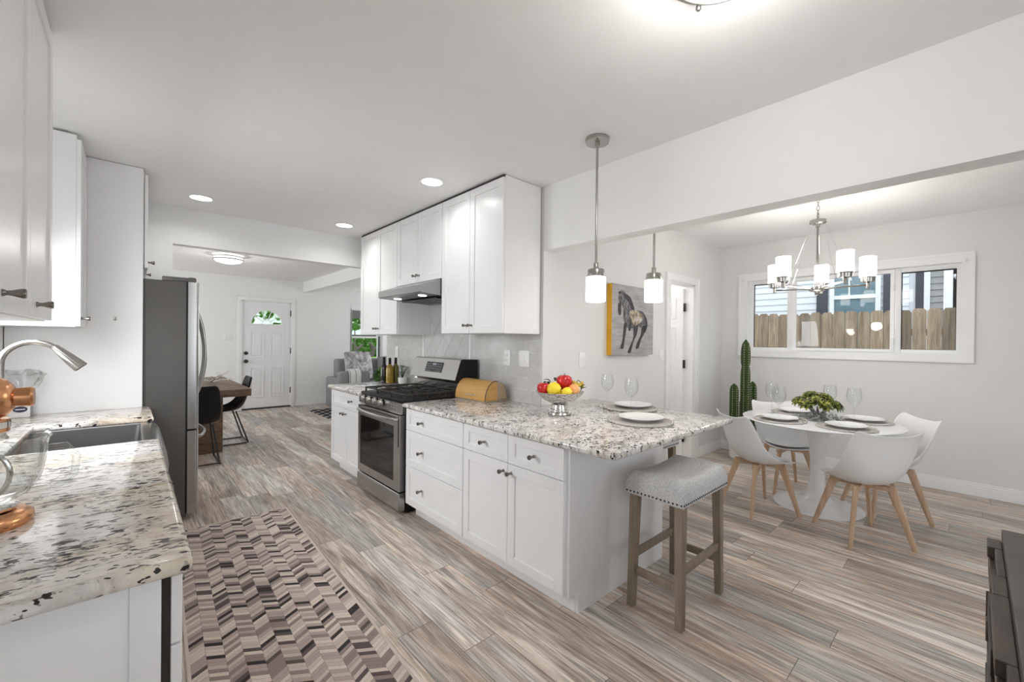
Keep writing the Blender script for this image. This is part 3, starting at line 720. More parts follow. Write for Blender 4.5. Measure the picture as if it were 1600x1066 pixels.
# ================================================================== COUNTERTOPS
def slab(poly, holes=None, z0=.879, z1=CT, r=.014):
    """solid slab with rounded-over upper edge"""
    mb = MB()
    n = len(poly); bm = mb.bm
    vb = [bm.verts.new((x, y, z0)) for x, y in poly]; vt = [bm.verts.new((x, y, z1)) for x, y in poly]
    bm.faces.new(list(reversed(vb))); bm.faces.new(vt)
    for i in range(n): bm.faces.new((vb[i], vb[(i + 1) % n], vt[(i + 1) % n], vt[i]))
    bmesh.ops.recalc_face_normals(bm, faces=bm.faces)
    es = [e for e in bm.edges if abs(e.verts[0].co.z - e.verts[1].co.z) < 1e-6]
    ve = [e for e in bm.edges if abs(e.verts[0].co.z - e.verts[1].co.z) > 1e-6]
    bmesh.ops.bevel(bm, geom=es, offset=r, segments=4, affect='EDGES', profile=.5)
    return mb
def rounded(poly, idx, rad, n=6):
    out = []
    for i, p in enumerate(poly):
        if i not in idx: out.append(p); continue
        p = Vector(p); a = Vector(poly[i - 1]); b = Vector(poly[(i + 1) % len(poly)])
        u = (a - p).normalized(); v = (b - p).normalized(); c = p + (u + v) * rad
        s = p + u * rad - c; e = p + v * rad - c
        for k in range(n + 1):
            q = s.lerp(e, k / n).normalized() * rad; out.append(tuple(c + q))
    return out
P1 = [(1.586, 1.112), (2.985, 1.112), (2.985, YP - .004), (XR - .016, YP - .004), (XR - .016, 3.135), (1.586, 3.135)]
pc = slab(rounded(P1, (0, 1), .035))
pc = solo(pc, 'countertop', 'granite_right', 'granite countertop of the peninsula, overhanging towards the bar stools', 'countertop', (2.2, 2.1, .879), ang=50)
P2 = [(1.590, 4.018), (XR - .016, 4.018), (XR - .016, 4.93), (1.590, 4.93)]
solo(slab(rounded(P2, (3,), .03)), 'countertop', 'granite_right', 'small granite countertop under the wine bottles', 'countertop', (2.0, 4.47, .879), ang=50)
SY0, SY1, SXb = 2.79, 3.595, -.395
P3 = [(XL + .003, 1.228), (.108, 1.228), (.108, SY0), (SXb, SY0), (SXb, SY1), (.108, SY1), (.108, 4.152), (XL + .003, 4.152)]
solo(slab(rounded(P3, (1,), .02)), 'countertop', 'granite_left', 'granite countertop around the apron sink, carrying the copper mixer', 'countertop', (-.24, 2.7, .879), ang=50)

# ================================================================== SINK, FAUCET
t = thing('apron_sink', 'stainless steel apron-front sink set into the granite counter', 'sink', (-.13, 3.19, .64))
s = MB(); x0, x1, y0, y1 = -.43, .10, 2.782, 3.602
def rr(x0, x1, y0, y1, r, n=5):
    return rounded([(x0, y0), (x1, y0), (x1, y1), (x0, y1)], (0, 1, 2, 3), r, n)
ro = rr(x0, x1, y0, y1, .012); ri = rr(-.40, .055, 2.81, 3.575, .03); rb = rr(-.385, .04, 2.83, 3.555, .04)
s.rings([[(a, b, .66) for a, b in ro], [(a, b, .874) for a, b in ro], [(a, b, .874) for a, b in ri], [(a, b, .68) for a, b in rb]], cap=False)
s.bm.faces.new([s.bm.verts.new((a, b, .68)) for a, b in rb]); s.bm.faces.new([s.bm.verts.new((a, b, .66)) for a, b in ro])
s.build('basin', 'sink_steel', t)
ap = MB(); pf = []
for k in range(9):
    a = k / 8; pf.append((.10 + .050 * math.sin(math.pi * min(1, a * 1.15)) ** .7 if a < .87 else .10, .648 + .238 * a))
poly = [(.045, .648), (.045, .884), (.085, .884), (.115, .872), (.135, .84), (.143, .78), (.138, .70), (.118, .655), (.10, .648)]
ap.prism(poly, 'y', 2.782, 3.602); ap.build('apron', 'steel', t, ang=50)
MB().lathe([(.001, .681), (.03, .681), (.042, .683), (.045, .681)], (-.17, 3.19, 0), 24).build('drain', 'chrome', t)
t = thing('faucet', 'brushed nickel gooseneck faucet arching over the apron sink', 'faucet', (-.462, 3.24, CT))
MB().lathe([(.001, 0), (.03, 0), (.03, .008), (.022, .02), (.018, .06), (.018, .12), (.014, .13)], (-.462, 3.24, CT), 24).build('base', 'chrome', t)
pts = [(-.462, 3.24, CT + .1), (-.462, 3.24, 1.20), (-.462, 3.24, 1.275)]
for k in range(1, 15):
    a = math.pi - k * math.pi / 14 * .80
    pts.append((-.355 + .107 * math.cos(a), 3.24, 1.282 + .107 * math.sin(a)))
MB().tube(pts, .0145, 14).build('neck', 'chrome', t)
e = Vector(pts[-1]); dv = (e - Vector(pts[-2])).normalized()
MB().tube([e - dv * .03, e - dv * .005, e + dv * .04, e + dv * .115, e + dv * .12], [.0152, .0185, .024, .031, .025], 20).build('spray_head', 'chrome', t)
MB().tube([(-.462, 3.262, CT + .09), (-.462, 3.30, CT + .10), (-.455, 3.34, CT + .125)], [.009, .007, .006], 10).build('lever', 'chrome', t)

# ================================================================== STAND MIXER AND BOWL
bx, by = -.283, 1.775
t = thing('stand_mixer', 'copper stand mixer on the granite counter', 'mixer', (bx, by, CT))
bs = MB(); L = []
for k in range(28):
    a = 2 * math.pi * k / 28
    L.append((math.cos(a), math.sin(a)))
def foot(k, z):
    return [(bx - .075 + (.168 * k) * (abs(c) ** .85) * (1 if c > 0 else -1), by + (.108 * k) * (abs(s_) ** .85) * (1 if s_ > 0 else -1), z) for c, s_ in L]
bs.rings([foot(.96, CT), foot(1.0, CT + .010), foot(.99, CT + .024), foot(.90, CT + .036), foot(.6, CT + .042)])
bs.build('base', 'copper', t, ang=45)
MB().lathe([(.001, .043), (.062, .043), (.066, .05), (.058, .056), (.001, .056)], (bx, by, CT), 28).build('bowl_plate', 'silver', t)
pl = MB().rings([[(bx - .20 + .045 * c, by + .055 * s_, CT + .03) for c, s_ in L], [(bx - .205 + .04 * c, by + .045 * s_, CT + .14) for c, s_ in L], [(bx - .20 + .05 * c, by + .05 * s_, CT + .27) for c, s_ in L]])
pl.build('pedestal', 'copper', t, ang=50)
HZ = CT + .338
hd_ = MB(); rows = []
for xx, r_ in ((-.20, .02), (-.19, .045), (-.16, .062), (-.09, .070), (-.02, .068), (.02, .060), (.042, .048), (.052, .036), (.056, .028)):
    rows.append([(bx + xx, by + r_ * c, HZ + r_ * 1.0 * s_) for c, s_ in L])
hd_.rings(rows).build('motor_head', 'copper', t, ang=60)
MB().tube([(bx + .05, by, HZ), (bx + .06, by, HZ), (bx + .085, by, HZ), (bx + .09, by, HZ)], [.026, .025, .027, .024], 24).build('hub_cap', 'copper', t)
MB().tube([(bx - .14, by - .069, HZ - .035), (bx + .02, by - .062, HZ - .035)], .0045, 8).build('trim_band', 'silver', t)
MB().lathe([(.001, -.055), (.048, -.055), (.048, -.088), (.04, -.092), (.001, -.092)], (bx + .0, by, HZ), 28).build('planetary', 'copper', t)
MB().lathe([(.0495, -.062), (.0495, -.078), (.047, -.078), (.047, -.062)], (bx, by, HZ), 28, cap=False).build('ring', 'silver', t)
bt = MB().tube([(bx, by, HZ - .09), (bx, by, HZ - .15)], .008, 10)
q = [(bx, by, HZ - .14)] + [(bx + .045 * math.sin(a), by, HZ - .20 - .06 * math.cos(a) * -1) for a in [math.pi * k / 10 for k in range(11)]] + [(bx - .045 * math.sin(a), by, HZ - .20 + .06 * math.cos(a)) for a in [math.pi * k / 10 for k in range(10, -1, -1)]]
q = [(bx, by, HZ - .14)] + [(bx + .048 * math.sin(a), by, HZ - .205 + .062 * math.cos(a)) for a in [2 * math.pi * k / 24 for k in range(25)]]
bt.tube(q[1:], .006, 8); bt.build('beater', 'silver', t)
gb = MB().lathe([(.001, .058), (.045, .058), (.055, .063), (.085, .082), (.104, .115), (.113, .16), (.117, .205), (.119, .222), (.124, .227), (.121, .232), (.116, .229), (.113, .205), (.108, .16), (.099, .118), (.081, .088), (.052, .070), (.001, .067)], (bx, by, CT), 48)
gb = solo(gb, 'mixing_bowl', 'bowl_glass', 'clear glass mixing bowl clamped in the copper mixer', 'bowl', (bx, by, CT + .058), ang=50)
hp = [(bx + .112, by - .012, CT + .195), (bx + .150, by - .02, CT + .198), (bx + .172, by - .024, CT + .165), (bx + .168, by - .024, CT + .115), (bx + .135, by - .018, CT + .085), (bx + .078, by - .01, CT + .082)]
MB().tube(hp, [.008, .009, .009, .009, .009, .007], 12).build('handle', 'bowl_glass', gb, off=(bx, by, CT + .058))

# carton with clear film
t = thing('carton', 'small white carton with a dark oval mark at the back corner of the sink counter', 'carton', (-.50, 4.08, CT))
MB().box(-.545, -.455, 4.03, 4.13, CT, CT + .165, .003).build('box', 'carton', t)
MB().box(-.455, -.453, 4.032, 4.128, CT + .003, CT + .16).build('side_face', 'carton_side', t)
ov = MB().lathe([(.001, 0), (.03, 0), (.03, .001), (.001, .001)], (0, 0, 0), 24, axis='y'); ov.xf(Matrix.Translation((-.495, 4.0285, CT + .05)) @ Matrix.Scale(.62, 4, (0, 0, 1))).build('oval_mark', 'label_blue', t)
ov = MB().box(-.515, -.475, 4.0275, 4.0285, CT + .047, CT + .053); ov.build('mark_lettering', 'carton', t)
MB().box(-.488, -.478, 4.0288, 4.0297, CT + .09, CT + .125).build('drop_mark', 'carton_side', t)
fm = MB(); rows = []
for i, (sc_, z) in enumerate(((1.0, .166), (1.25, .20), (1.5, .235), (1.62, .27), (1.2, .275), (.3, .268))):
    rows.append([(-.49 + .055 * sc_ * c * (1 + .22 * math.sin(5 * a + i * 2)), 4.07 + .03 * sc_ * s_, CT + z + .004 + .018 * math.sin(3 * a + i)) for a, (c, s_) in ((2 * math.pi * k / 28, L[k]) for k in range(28))])
fm.rings(rows, cap=False)
solo(fm, 'plastic_bag', 'film', 'crumpled clear plastic bag on top of the small carton', 'bag', (-.49, 4.085, CT + .166), ang=20)

# ================================================================== REFRIGERATOR
fy0, fy1 = 4.186, 5.085
t = thing('refrigerator', 'stainless french-door refrigerator with grey side beside the tall white panel', 'refrigerator', (-.1, 4.63, 0))
MB().box(XL + .05, .312, fy0, fy1, .03, 1.852, .006).build('body', 'fridge_side', t)
MB().box(XL + .10, .29, fy0 + .03, fy1 - .03, 0, .03).build('plinth', 'black', t)
MB().box(.17, .372, fy0 + .005, fy0 + .09, 1.853, 1.884, .004).build('hinge_cover', 'fridge_side', t); MB().box(.17, .372, fy1 - .09, fy1 - .005, 1.853, 1.884, .004).build('hinge_cover', 'fridge_side', t)
MB().box(.325, .368, fy0 + .012, fy0 + .05, 1.862, 1.889, .004).build('hinge', 'black', t)
MB().box(.309, .322, fy0 + .006, fy1 - .006, .05, 1.85).build('door_gasket', 'black', t)
mid = (fy0 + fy1) / 2
def fdoor(y0, y1, z0, z1):
    poly = rounded([(.322, y0), (.392, y0), (.392, y1), (.322, y1)], (1, 2), .022, 6)
    return MB().prism(poly, 'z', z0, z1)
for y0, y1, s_ in ((fy0, mid - .002, 1), (mid + .002, fy1, -1)):
    dd = fdoor(y0, y1, .708, 1.852).build('door', 'steel', t, ang=40)
    hy = mid - s_ * .055
    pts = [(.39, hy, 1.66), (.41, hy, 1.65)] + [(.41 + .062 * math.sin(math.pi * k / 14) ** .8, hy, 1.65 - .72 * k / 14) for k in range(1, 14)] + [(.41, hy, .93), (.39, hy, .92)]
    MB().tube(pts, .0135, 12).build('handle', 'chrome', dd)
dd = fdoor(fy0, fy1, .05, .694).build('freezer_drawer', 'steel', t, ang=40)
pts = [(.39, 4.27, .63), (.41, 4.28, .63)] + [(.41 + .055 * math.sin(math.pi * k / 14) ** .8, 4.28 + .71 * k / 14, .63) for k in range(1, 14)] + [(.41, 4.99, .63), (.39, 5.0, .63)]
MB().tube(pts, .0135, 12).build('handle', 'chrome', dd)

# ================================================================== GAS RANGE
ry0, ry1 = 3.165, 4.005; rc = (ry0 + ry1) / 2
t = thing('gas_range', 'stainless freestanding gas range between the white base cabinets', 'range', (1.95, rc, 0))
MB().box(1.625, 2.355, ry0, ry1, .02, .90, .003).build('body', 'black', t)
MB().box(1.68, 2.3, ry0 + .03, ry1 - .03, 0, .02).build('feet', 'black', t)
MB().prism(rounded([(1.57, .035), (1.57, .178), (1.624, .178), (1.624, .035)], (0, 1), .012, 4), 'y', ry0, ry1).build('warming_drawer', 'steel', t, ang=50)
od = MB().plate_hole(rect(ry0, ry1, .192, .808), rect(ry0 + .10, ry1 - .05, .262, .715), 'x', 1.575, 1.624)
od = od.build('oven_door', 'steel', t)
MB().box(1.579, 1.60, ry0 + .09, ry1 - .04, .255, .722).build('window_pane', 'oven_glass', od)
hb = [(1.576, ry0 + .035, .772), (1.556, ry0 + .04, .772)] + [(1.556 - .035 * math.sin(math.pi * k / 12) ** .7, ry0 + .04 + (ry1 - ry0 - .08) * k / 12, .772) for k in range(1, 12)] + [(1.556, ry1 - .04, .772), (1.576, ry1 - .035, .772)]
MB().tube(hb, .0145, 12).build('handle', 'steel', od)
MB().box(1.572, 1.577, ry0 + .014, ry0 + .02, .55, .80).build('vent_slot', 'black', od)
cp = MB().prism([(1.585, .815), (1.60, .822), (1.605, .902), (1.64, .925), (1.66, .90), (1.66, .815)], 'y', ry0, ry1)
cp = cp.build('control_panel', 'steel', t)
for k in range(4):
    y = ry1 - .085 - k * .125
    kk = MB().lathe([(.034, 0), (.034, .006), (.028, .01), (.026, .035), (.022, .042), (.001, .043)], (0, 0, 0), 22, axis='x').xf(Matrix.Translation((1.598, y, .868)) @ Matrix.Rotation(R(176), 4, 'Z'))
    kk.bar((1.556, y, .842), (1.556, y, .894), .008, .012); kk.build('knob', 'chrome', t)
tm = MB()
for i in range(2):
    for j in range(3): tm.box(1.6, 1.6035, ry0 + .10 + j * .05, ry0 + .112 + j * .05, .852 + i * .022, .857 + i * .022)
tm.build('lettering', 'digit', cp)
ck = MB().box(1.60, 2.19, ry0 - .004, ry1 + .004, .90, .932, .008); ck.build('cooktop', 'black', t)
for gi, (ga, gb_) in enumerate(((ry0 + .03, ry0 + .275), (ry0 + .295, ry1 - .295), (ry1 - .275, ry1 - .03))):
    g = MB(); z = .968; gx0, gx1 = 1.635, 2.16
    def gb(a, b): g.bar(a, b, .013, .013, up=(0, 0, 1))
    gb((gx0, ga, z), (gx1, ga, z)); gb((gx0, gb_, z), (gx1, gb_, z)); gb((gx0, ga, z), (gx0, gb_, z)); gb((gx1, ga, z), (gx1, gb_, z)); gb(((gx0 + gx1) / 2, ga, z), ((gx0 + gx1) / 2, gb_, z))
    ym = (ga + gb_) / 2
    for xx in (1.765, 2.03):
        for q in range(4):
            a = q * math.pi / 2; ca, sa = math.cos(a), math.sin(a)
            rr_ = .125 if abs(ca) > .5 else (gb_ - ga) / 2
            g.bar((xx + ca * .03, ym + sa * .03, z + .008), (xx + ca * rr_, ym + sa * rr_, z + .002), .012, .014, up=(0, 0, 1))
        for q in (1, 3, 5, 7):
            pass
    for yy in (ga, gb_):
        for k in range(6):
            xx = gx0 + (gx1 - gx0) * k / 5
            g.bar((xx, yy, .93), (xx, yy, z), .012, .012, up=(1, 0, 0))
    g.build('grate', 'iron', t)
for yy in (ry0 + .152, rc, ry1 - .152):
    for xx in (1.765, 2.03):
        MB().lathe([(.001, 0), (.05, 0), (.05, .01), (.036, .014), (.034, .022), (.001, .022)], (xx, yy, .931), 24).build('burner', 'iron', t)
MB().prism([(2.165, .93), (2.155, 1.03), (2.19, 1.085), (2.35, 1.085), (2.35, .93)], 'y', ry0 + .004, ry1 - .004).build('back_riser', 'steel', t)
bgp = [(2.105, 1.062), (2.118, 1.055), (2.20, 1.06), (2.35, 1.06), (2.35, 1.245), (2.185, 1.25), (2.165, 1.242)]
bg = MB().prism(bgp, 'y', ry0 + .008, ry1 - .004).build('back_guard', 'steel', t, ang=20)
MB().prism([(x_ - .001, z_ - .001) if x_ < 2.3 else (x_ - .002, z_ - .001) for x_, z_ in bgp], 'y', ry0, ry0 + .008).build('end_cap', 'black', bg)
def on_guard(y0, y1, f0, f1, off):
    n = Vector((-.95, 0, .31)); a = Vector((2.105, 0, 1.062)); bq = Vector((2.165, 0, 1.242))
    def p(y, f): q = a.lerp(bq, f) + n * off; return (q.x, y, q.z)
    return p
def guard_patch(y0, y1, f0, f1, o0, o1):
    p = on_guard(0, 0, 0, 0, o0); q = on_guard(0, 0, 0, 0, o1)
    return MB().rings([[p(y0, f0), p(y1, f0), p(y1, f1), p(y0, f1)], [q(y0, f0), q(y1, f0), q(y1, f1), q(y0, f1)]])
dsp = guard_patch(rc - .15, rc + .15, .30, .82, -.002, .003).build('display', 'display', bg)
mk = MB()
for i in range(4):
    for j in range(9):
        if (i, j) in ((0, 3), (0, 4), (0, 5)): continue
        y = rc - .13 + j * .031; p = on_guard(0, 0, 0, 0, .004); f0 = .35 + i * .115
        mk.quad(p(y, f0), p(y + .016, f0), p(y + .016, f0 + .02), p(y, f0 + .02))
p = on_guard(0, 0, 0, 0, .0045)
for j in range(3):
    y = rc - .035 + j * .024; mk.quad(p(y, .66), p(y + .017, .66), p(y + .017, .76), p(y, .76))
mk.build('lettering', 'digit', dsp)

# ================================================================== RANGE HOOD
t = thing('range_hood', 'stainless under-cabinet range hood above the gas range', 'range hood', (2.1, 3.64, 1.80))
hp = [(1.80, 1.828), (1.786, 1.836), (1.786, 1.893), (1.80, 1.90), (1.975, 1.9625), (2.365, 1.9625), (2.365, 1.80), (2.33, 1.80)]
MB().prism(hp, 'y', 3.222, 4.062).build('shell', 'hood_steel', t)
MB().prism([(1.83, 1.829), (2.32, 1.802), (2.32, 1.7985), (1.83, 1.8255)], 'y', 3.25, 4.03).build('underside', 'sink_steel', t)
for y in (3.40, 3.88):
    MB().lathe([(.001, 0), (.034, 0), (.038, .004), (.034, .007), (.001, .007)], (0, 0, 0), 20).xf(Matrix.Translation((1.90, y, 1.8165)) @ Matrix.Rotation(R(3), 4, 'Y')).build('lamp', 'lit_hood', t)
MB().box(1.99, 2.26, 3.31, 3.97, 1.798, 1.806).build('filter', 'hub_dark', t)

# ================================================================== SWITCHES AND OUTLETS
def plate(label, cat, loc, axis, w_=.075, h_=.12, kind='rocker', n=1, group=None, m_='switch'):
    """axis: outward normal '-x' or '-y'"""
    t = thing('wall_switch' if kind == 'rocker' else 'wall_outlet', label, cat, loc, group, world=False, rz=0 if axis == '-y' else R(-90))
    MB().box(-w_ / 2, w_ / 2, -.007, 0, -h_ / 2, h_ / 2, .003).build('cover_plate', m_, t)
    for k in range(n):
        xo = (k - (n - 1) / 2) * .046
        if kind == 'rocker': MB().box(xo - .016, xo + .016, -.011, -.006, -.033, .033, .003).build('rocker', m_, t)
        else:
            for z in (-.022, .022):
                so = MB().box(xo - .017, xo + .017, -.009, -.006, z - .014, z + .014, .004).build('socket', m_, t)
                MB().box(xo - .008, xo - .005, -.0095, -.0085, z - .003, z + .006).build('slot', 'hub_dark', so); MB().box(xo + .005, xo + .008, -.0095, -.0085, z - .003, z + .006).build('slot', 'hub_dark', so)
    return t
xt = XR - .013
plate('white single outlet on the tiles right of the bread box', 'outlet', (xt, 2.77, 1.275), '-x', .085, .135, 'outlet')
plate('white double switch plate on the tiles above the fruit bowl', 'switch', (xt, 2.555, 1.275), '-x', .125, .135, 'rocker', 2)
plate('white switch plate on the tiles behind the wine bottles', 'switch', (xt, 4.84, 1.275), '-x', .075, .135, 'rocker')
plate('white light switch on the wall left of the horse canvas', 'switch', (2.868, YP, 1.262), '-y', .08, .135, 'rocker')
plate('white light switch on the wall between canvas and pantry doorway', 'switch', (4.23, YP, 1.285), '-y', .075, .125, 'rocker')
plate('white double switch on the far wall left of the front door', 'switch', (1.345, YD, 1.44), '-y', .14, .13, 'rocker', 2)
plate('white outlet low on the window wall behind the round table', 'outlet', (XW, 1.10, .42), '-x', .075, .12, 'outlet')
t = plate('white outlet with a black plug low beside the cactus', 'outlet', (XW, 2.16, .42), '-x', .075, .12, 'outlet')
MB().box(-.016, .016, -.035, -.008, -.035, -.008, .004).build('plug', 'hub_dark', t)

# ================================================================== ON THE PENINSULA
# bread box
t = thing('bread_box', 'bamboo roll-top bread box on the granite beside the range', 'bread box', (2.215, 2.935, CT))
Y0, Y1, BX0, BX1, BH = 2.73, 3.155, 2.10, 2.335, .168
MB().box(BX0, BX1 + .01, Y0 - .008, Y1 + .008, CT, CT + .010, .002).build('base_board', 'bread_back', t)
arc = [(BX0 + .105 - .105 * math.cos(R(a)), CT + .01 + (BH - .01) * math.sin(R(a))) for a in range(0, 91, 6)]
lid = arc + [(BX0 + .125, CT + BH), (BX0 + .125, CT + .01)]
lid = MB().prism(lid, 'y', Y0 - .003, Y1 + .003).build('roll_lid', 'bamboo', t, ang=40)
back = [(BX0 + .126, CT + .01), (BX0 + .126, CT + BH - .006)] + [(BX0 + .135 + .10 * math.sin(R(a)), CT + .01 + (BH - .016) * math.cos(R(a))) for a in range(0, 91, 8)]
MB().prism(back, 'y', Y0, Y1).build('rear_shell', 'bread_back', t, ang=40)
ed = MB().tube([(x_, Y0 - .003, z_) for x_, z_ in arc] + [(BX0 + .125, Y0 - .003, CT + BH)], .0035, 8); ed.build('edge_line', 'dark_wood_c', lid)
MB().tube([(BX0 + .012, 2.86, CT + .052), (BX0 - .012, 2.865, CT + .050), (BX0 - .012, 2.985, CT + .050), (BX0 + .012, 2.99, CT + .052)], .005, 10).build('handle', 'silver', lid)
# fruit bowl
fx, fy = 2.175, 1.975
t = thing('fruit_bowl', 'hammered silver footed bowl filled with fruit', 'bowl', (fx, fy, CT))
MB().lathe([(.001, .005), (.078, .002), (.082, .006), (.080, .016), (.062, .022), (.060, .027), (.068, .031), (.068, .037), (.058, .042), (.054, .062), (.060, .068), (.060, .072), (.050, .074), (.001, .073)], (fx, fy, CT), 40).build('foot', 'silver', t)
th_ = NT('hammered_silver'); vo = th_.n('ShaderNodeTexVoronoi'); th_.l(th_.obj(), vo.inputs['Vector']); vo.inputs['Scale'].default_value = 52
th_.base((.74, .73, .71)).set(.13, 1.0); th_.bump(vo.outputs['Distance'], .9, .012); M['hammered'] = th_.m
MB().lathe([(.02, .073), (.06, .078), (.105, .098), (.145, .130), (.168, .158), (.170, .160), (.166, .160), (.142, .133), (.10, .104), (.05, .088), (.02, .086)], (fx, fy, CT), 48).build('cup', 'hammered', t, ang=50)
FG = 'fruit in the silver bowl'
rmat = Vector((.728, -.6855, 0)); dmat = Vector((.6856, .728, 0))
def fpos(lat, dep, z): p = Vector((fx, fy, CT)) + rmat * lat + dmat * dep; return (p.x, p.y, CT + z)
def fruit(name, label, cat, lat, dep, z, r, mat, sq=.92, stem=True):
    loc = fpos(lat, dep, z)
    t = thing(name, label, cat, loc, FG, world=False)
    mb = MB()
    if name == 'apple': mb.lathe([(.001, -.86 * r), (.25 * r, -.93 * r), (.6 * r, -.8 * r), (.92 * r, -.3 * r), (r, .15 * r), (.9 * r, .6 * r), (.55 * r, .86 * r), (.25 * r, .82 * r), (.001, .68 * r)], (0, 0, 0), 24)
    elif name == 'lemon': mb.lathe([(.001, -1.18 * r), (.14 * r, -1.12 * r), (.45 * r, -.9 * r), (.85 * r, -.45 * r), (r, 0), (.85 * r, .45 * r), (.45 * r, .9 * r), (.14 * r, 1.12 * r), (.001, 1.18 * r)], (0, 0, 0), 24, axis='y')
    else: mb.ball((0, 0, 0), r, (1, 1, sq))
    mb.build('skin', mat, t, ang=80)
    if stem: MB().tube([(0, 0, .66 * r), (.003, .002, .9 * r), (.008, .004, 1.1 * r)], .0025, 6).build('stem', 'bark', t) if name == 'apple' else MB().ball((0, -1.0 * r if name != 'lemon' else -1.18 * r, .1 * r), .004).build('stem', 'bark', t)
    return t
fruit('apple', 'red apple at the edge of the silver bowl nearest the bread box', 'apple', -.115, -.02, .178, .046, 'red')
fruit('apple', 'large red apple on top of the fruit heap', 'apple', .03, .01, .222, .056, 'red')
fruit('lemon', 'yellow lemon lying between the two red apples', 'lemon', -.045, -.055, .178, .052, 'yellow')
fruit('lemon', 'yellow lemon low at the rim below the large apple', 'lemon', .04, -.095, .160, .040, 'yellow')
fruit('peach', 'orange peach beside the grapes in the silver bowl', 'peach', .092, -.03, .172, .043, 'peach', .95, False)
fruit('peach', 'peach mostly hidden behind the large red apple', 'peach', .01, .09, .178, .046, 'peach', .95, False)
fruit('lemon', 'yellow lemon hidden deep in the middle of the bowl', 'lemon', -.02, .04, .142, .048, 'yellow')
gp = fpos(.115, .035, .185); gb = MB(); random.seed(3)
t = thing('grape_bunch', 'bunch of yellow grapes at the far rim of the silver bowl', 'grapes', gp, FG, world=False)
g = MB()
for k in range(22):
    a = random.random() * 6.28; q = random.random() ** .5 * .042
    g.ball((q * math.cos(a), q * math.sin(a), random.uniform(-.02, .035)), random.uniform(.011, .014), u=12, v=8)
o = g.build('grapes', 'grape', t); o['kind'] = 'stuff'
MB().tube([(0, 0, .03), (.01, -.01, .05), (.045, -.03, .02)], .003, 6).build('stem', 'bark', t)
def leafmesh(mb, base, d, up, ln, wd, fold=.25):
    base, d, up = Vector(base), Vector(d).normalized(), Vector(up)
    sd = d.cross(up).normalized(); up = sd.cross(d)
    rows = []
    for i in range(6):
        f = i / 5; wv = wd * math.sin(math.pi * min(1, f * .92 + .06)) ** .8; c = base + d * ln * f + up * (.18 * ln * math.sin(math.pi * f))
        rows.append([c - sd * wv + up * wv * fold, c, c + sd * wv + up * wv * fold])
    return mb.rings(rows, cap=False, closed=False)
lf = MB()
for lat, dep, z, dx, dy in ((-.06, .05, .215, -1, .3), (-.03, .06, .225, .4, 1), (-.075, .03, .205, -.6, -.8), (.0, .07, .235, .8, .2)):
    b_ = Vector(fpos(lat, dep, z)); leafmesh(lf, b_, rmat * dx + dmat * dy + Vector((0, 0, .25)), (0, 0, 1), .06, .018)
for dz in (0, .01):
    b_ = Vector(fpos(.145, -.0, .165 + dz)); leafmesh(lf, b_, rmat + Vector((0, 0, .6 + dz * 40)), (0, 0, 1), .045, .014)
o = solo(lf, 'leaf_sprig', 'leaf_dark', 'dark green leaves tucked among the fruit', 'leaves', fpos(0, 0, .2), FG, solid=.0015); o['kind'] = 'stuff'
# mats, plates and wine glasses (built once, then copied)
def make_mat(loc, label, group, sc=1.0):
    t = thing('placemat', label, 'placemat', loc, group, world=False)
    MB().lathe([(.001, .0), (.192, .0), (.194, .003), (.192, .006), (.001, .006)], (0, 0, 0), 64).build('weave', 'mat', t)
    r = MB(); rows = []
    pts = [(.197 * math.cos(a) * (1 + .012 * math.sin(18 * a)), .197 * math.sin(a) * (1 + .012 * math.sin(18 * a)), .0065 + .002 * math.sin(36 * a)) for a in [2 * math.pi * k / 144 for k in range(145)]]
    r.tube(pts, .0062, 6, cap=False); r.build('rope_edge', 'mat_rim', t)
    return t
def make_plate(loc, label, group):
    t = MB().lathe([(.001, .003), (.075, .0), (.08, .003), (.082, .006), (.135, .019), (.141, .022), (.140, .025), (.134, .023), (.083, .010), (.001, .009)], (0, 0, 0), 56)
    return solo(t, 'dinner_plate', 'ceramic', label, 'plate', loc, group, ang=50) if False else tagged(t.build('dinner_plate', 'ceramic', ang=50), loc, label, 'plate', group)
def tagged(o, loc, label, cat, group):
    o.location = loc; return tag(o, label, cat, group)
def make_glass(loc, label, group):
    t = thing('wine_glass', label, 'wine glass', loc, group, world=False)
    MB().lathe([(.001, .0), (.037, .0), (.038, .002), (.012, .006), (.005, .012)], (0, 0, 0), 32).build('foot', 'glass', t)
    MB().lathe([(.0045, .010), (.0038, .05), (.004, .095), (.007, .104)], (0, 0, 0), 16).build('stem', 'glass', t)
    MB().lathe([(.001, .102), (.012, .105), (.03, .122), (.042, .148), (.044, .170), (.040, .20), (.0355, .226), (.0345, .226), (.039, .198), (.0425, .170), (.0405, .149), (.029, .125), (.012, .109), (.001, .107)], (0, 0, 0), 40).build('bowl', 'glass', t, ang=60)
    return t
PG, DG = 'place settings on the peninsula', 'place settings on the round table'
m1 = make_mat((2.365, 1.455, CT + .001), 'round woven placemat at the counter edge above the front bar stool', PG)
p1 = make_plate((2.385, 1.462, CT + .0095), 'white plate at the counter edge above the front bar stool', PG)
g1 = make_glass((2.60, 1.675, CT), 'wine glass on the granite just behind the front plate', PG)
m2 = dup(m1, (2.775, 1.80, CT + .001), .4, 'round woven placemat on the granite farther along the peninsula', PG)
p2 = p1.copy(); COL.objects.link(p2); p2.location = (2.815, 1.80, CT + .0095); p2['label'] = 'white plate on the granite farther along the peninsula'
g2 = dup(g1, (2.775, 2.01, CT), 0, 'wine glass on the granite behind the far plate, against the wall', PG)
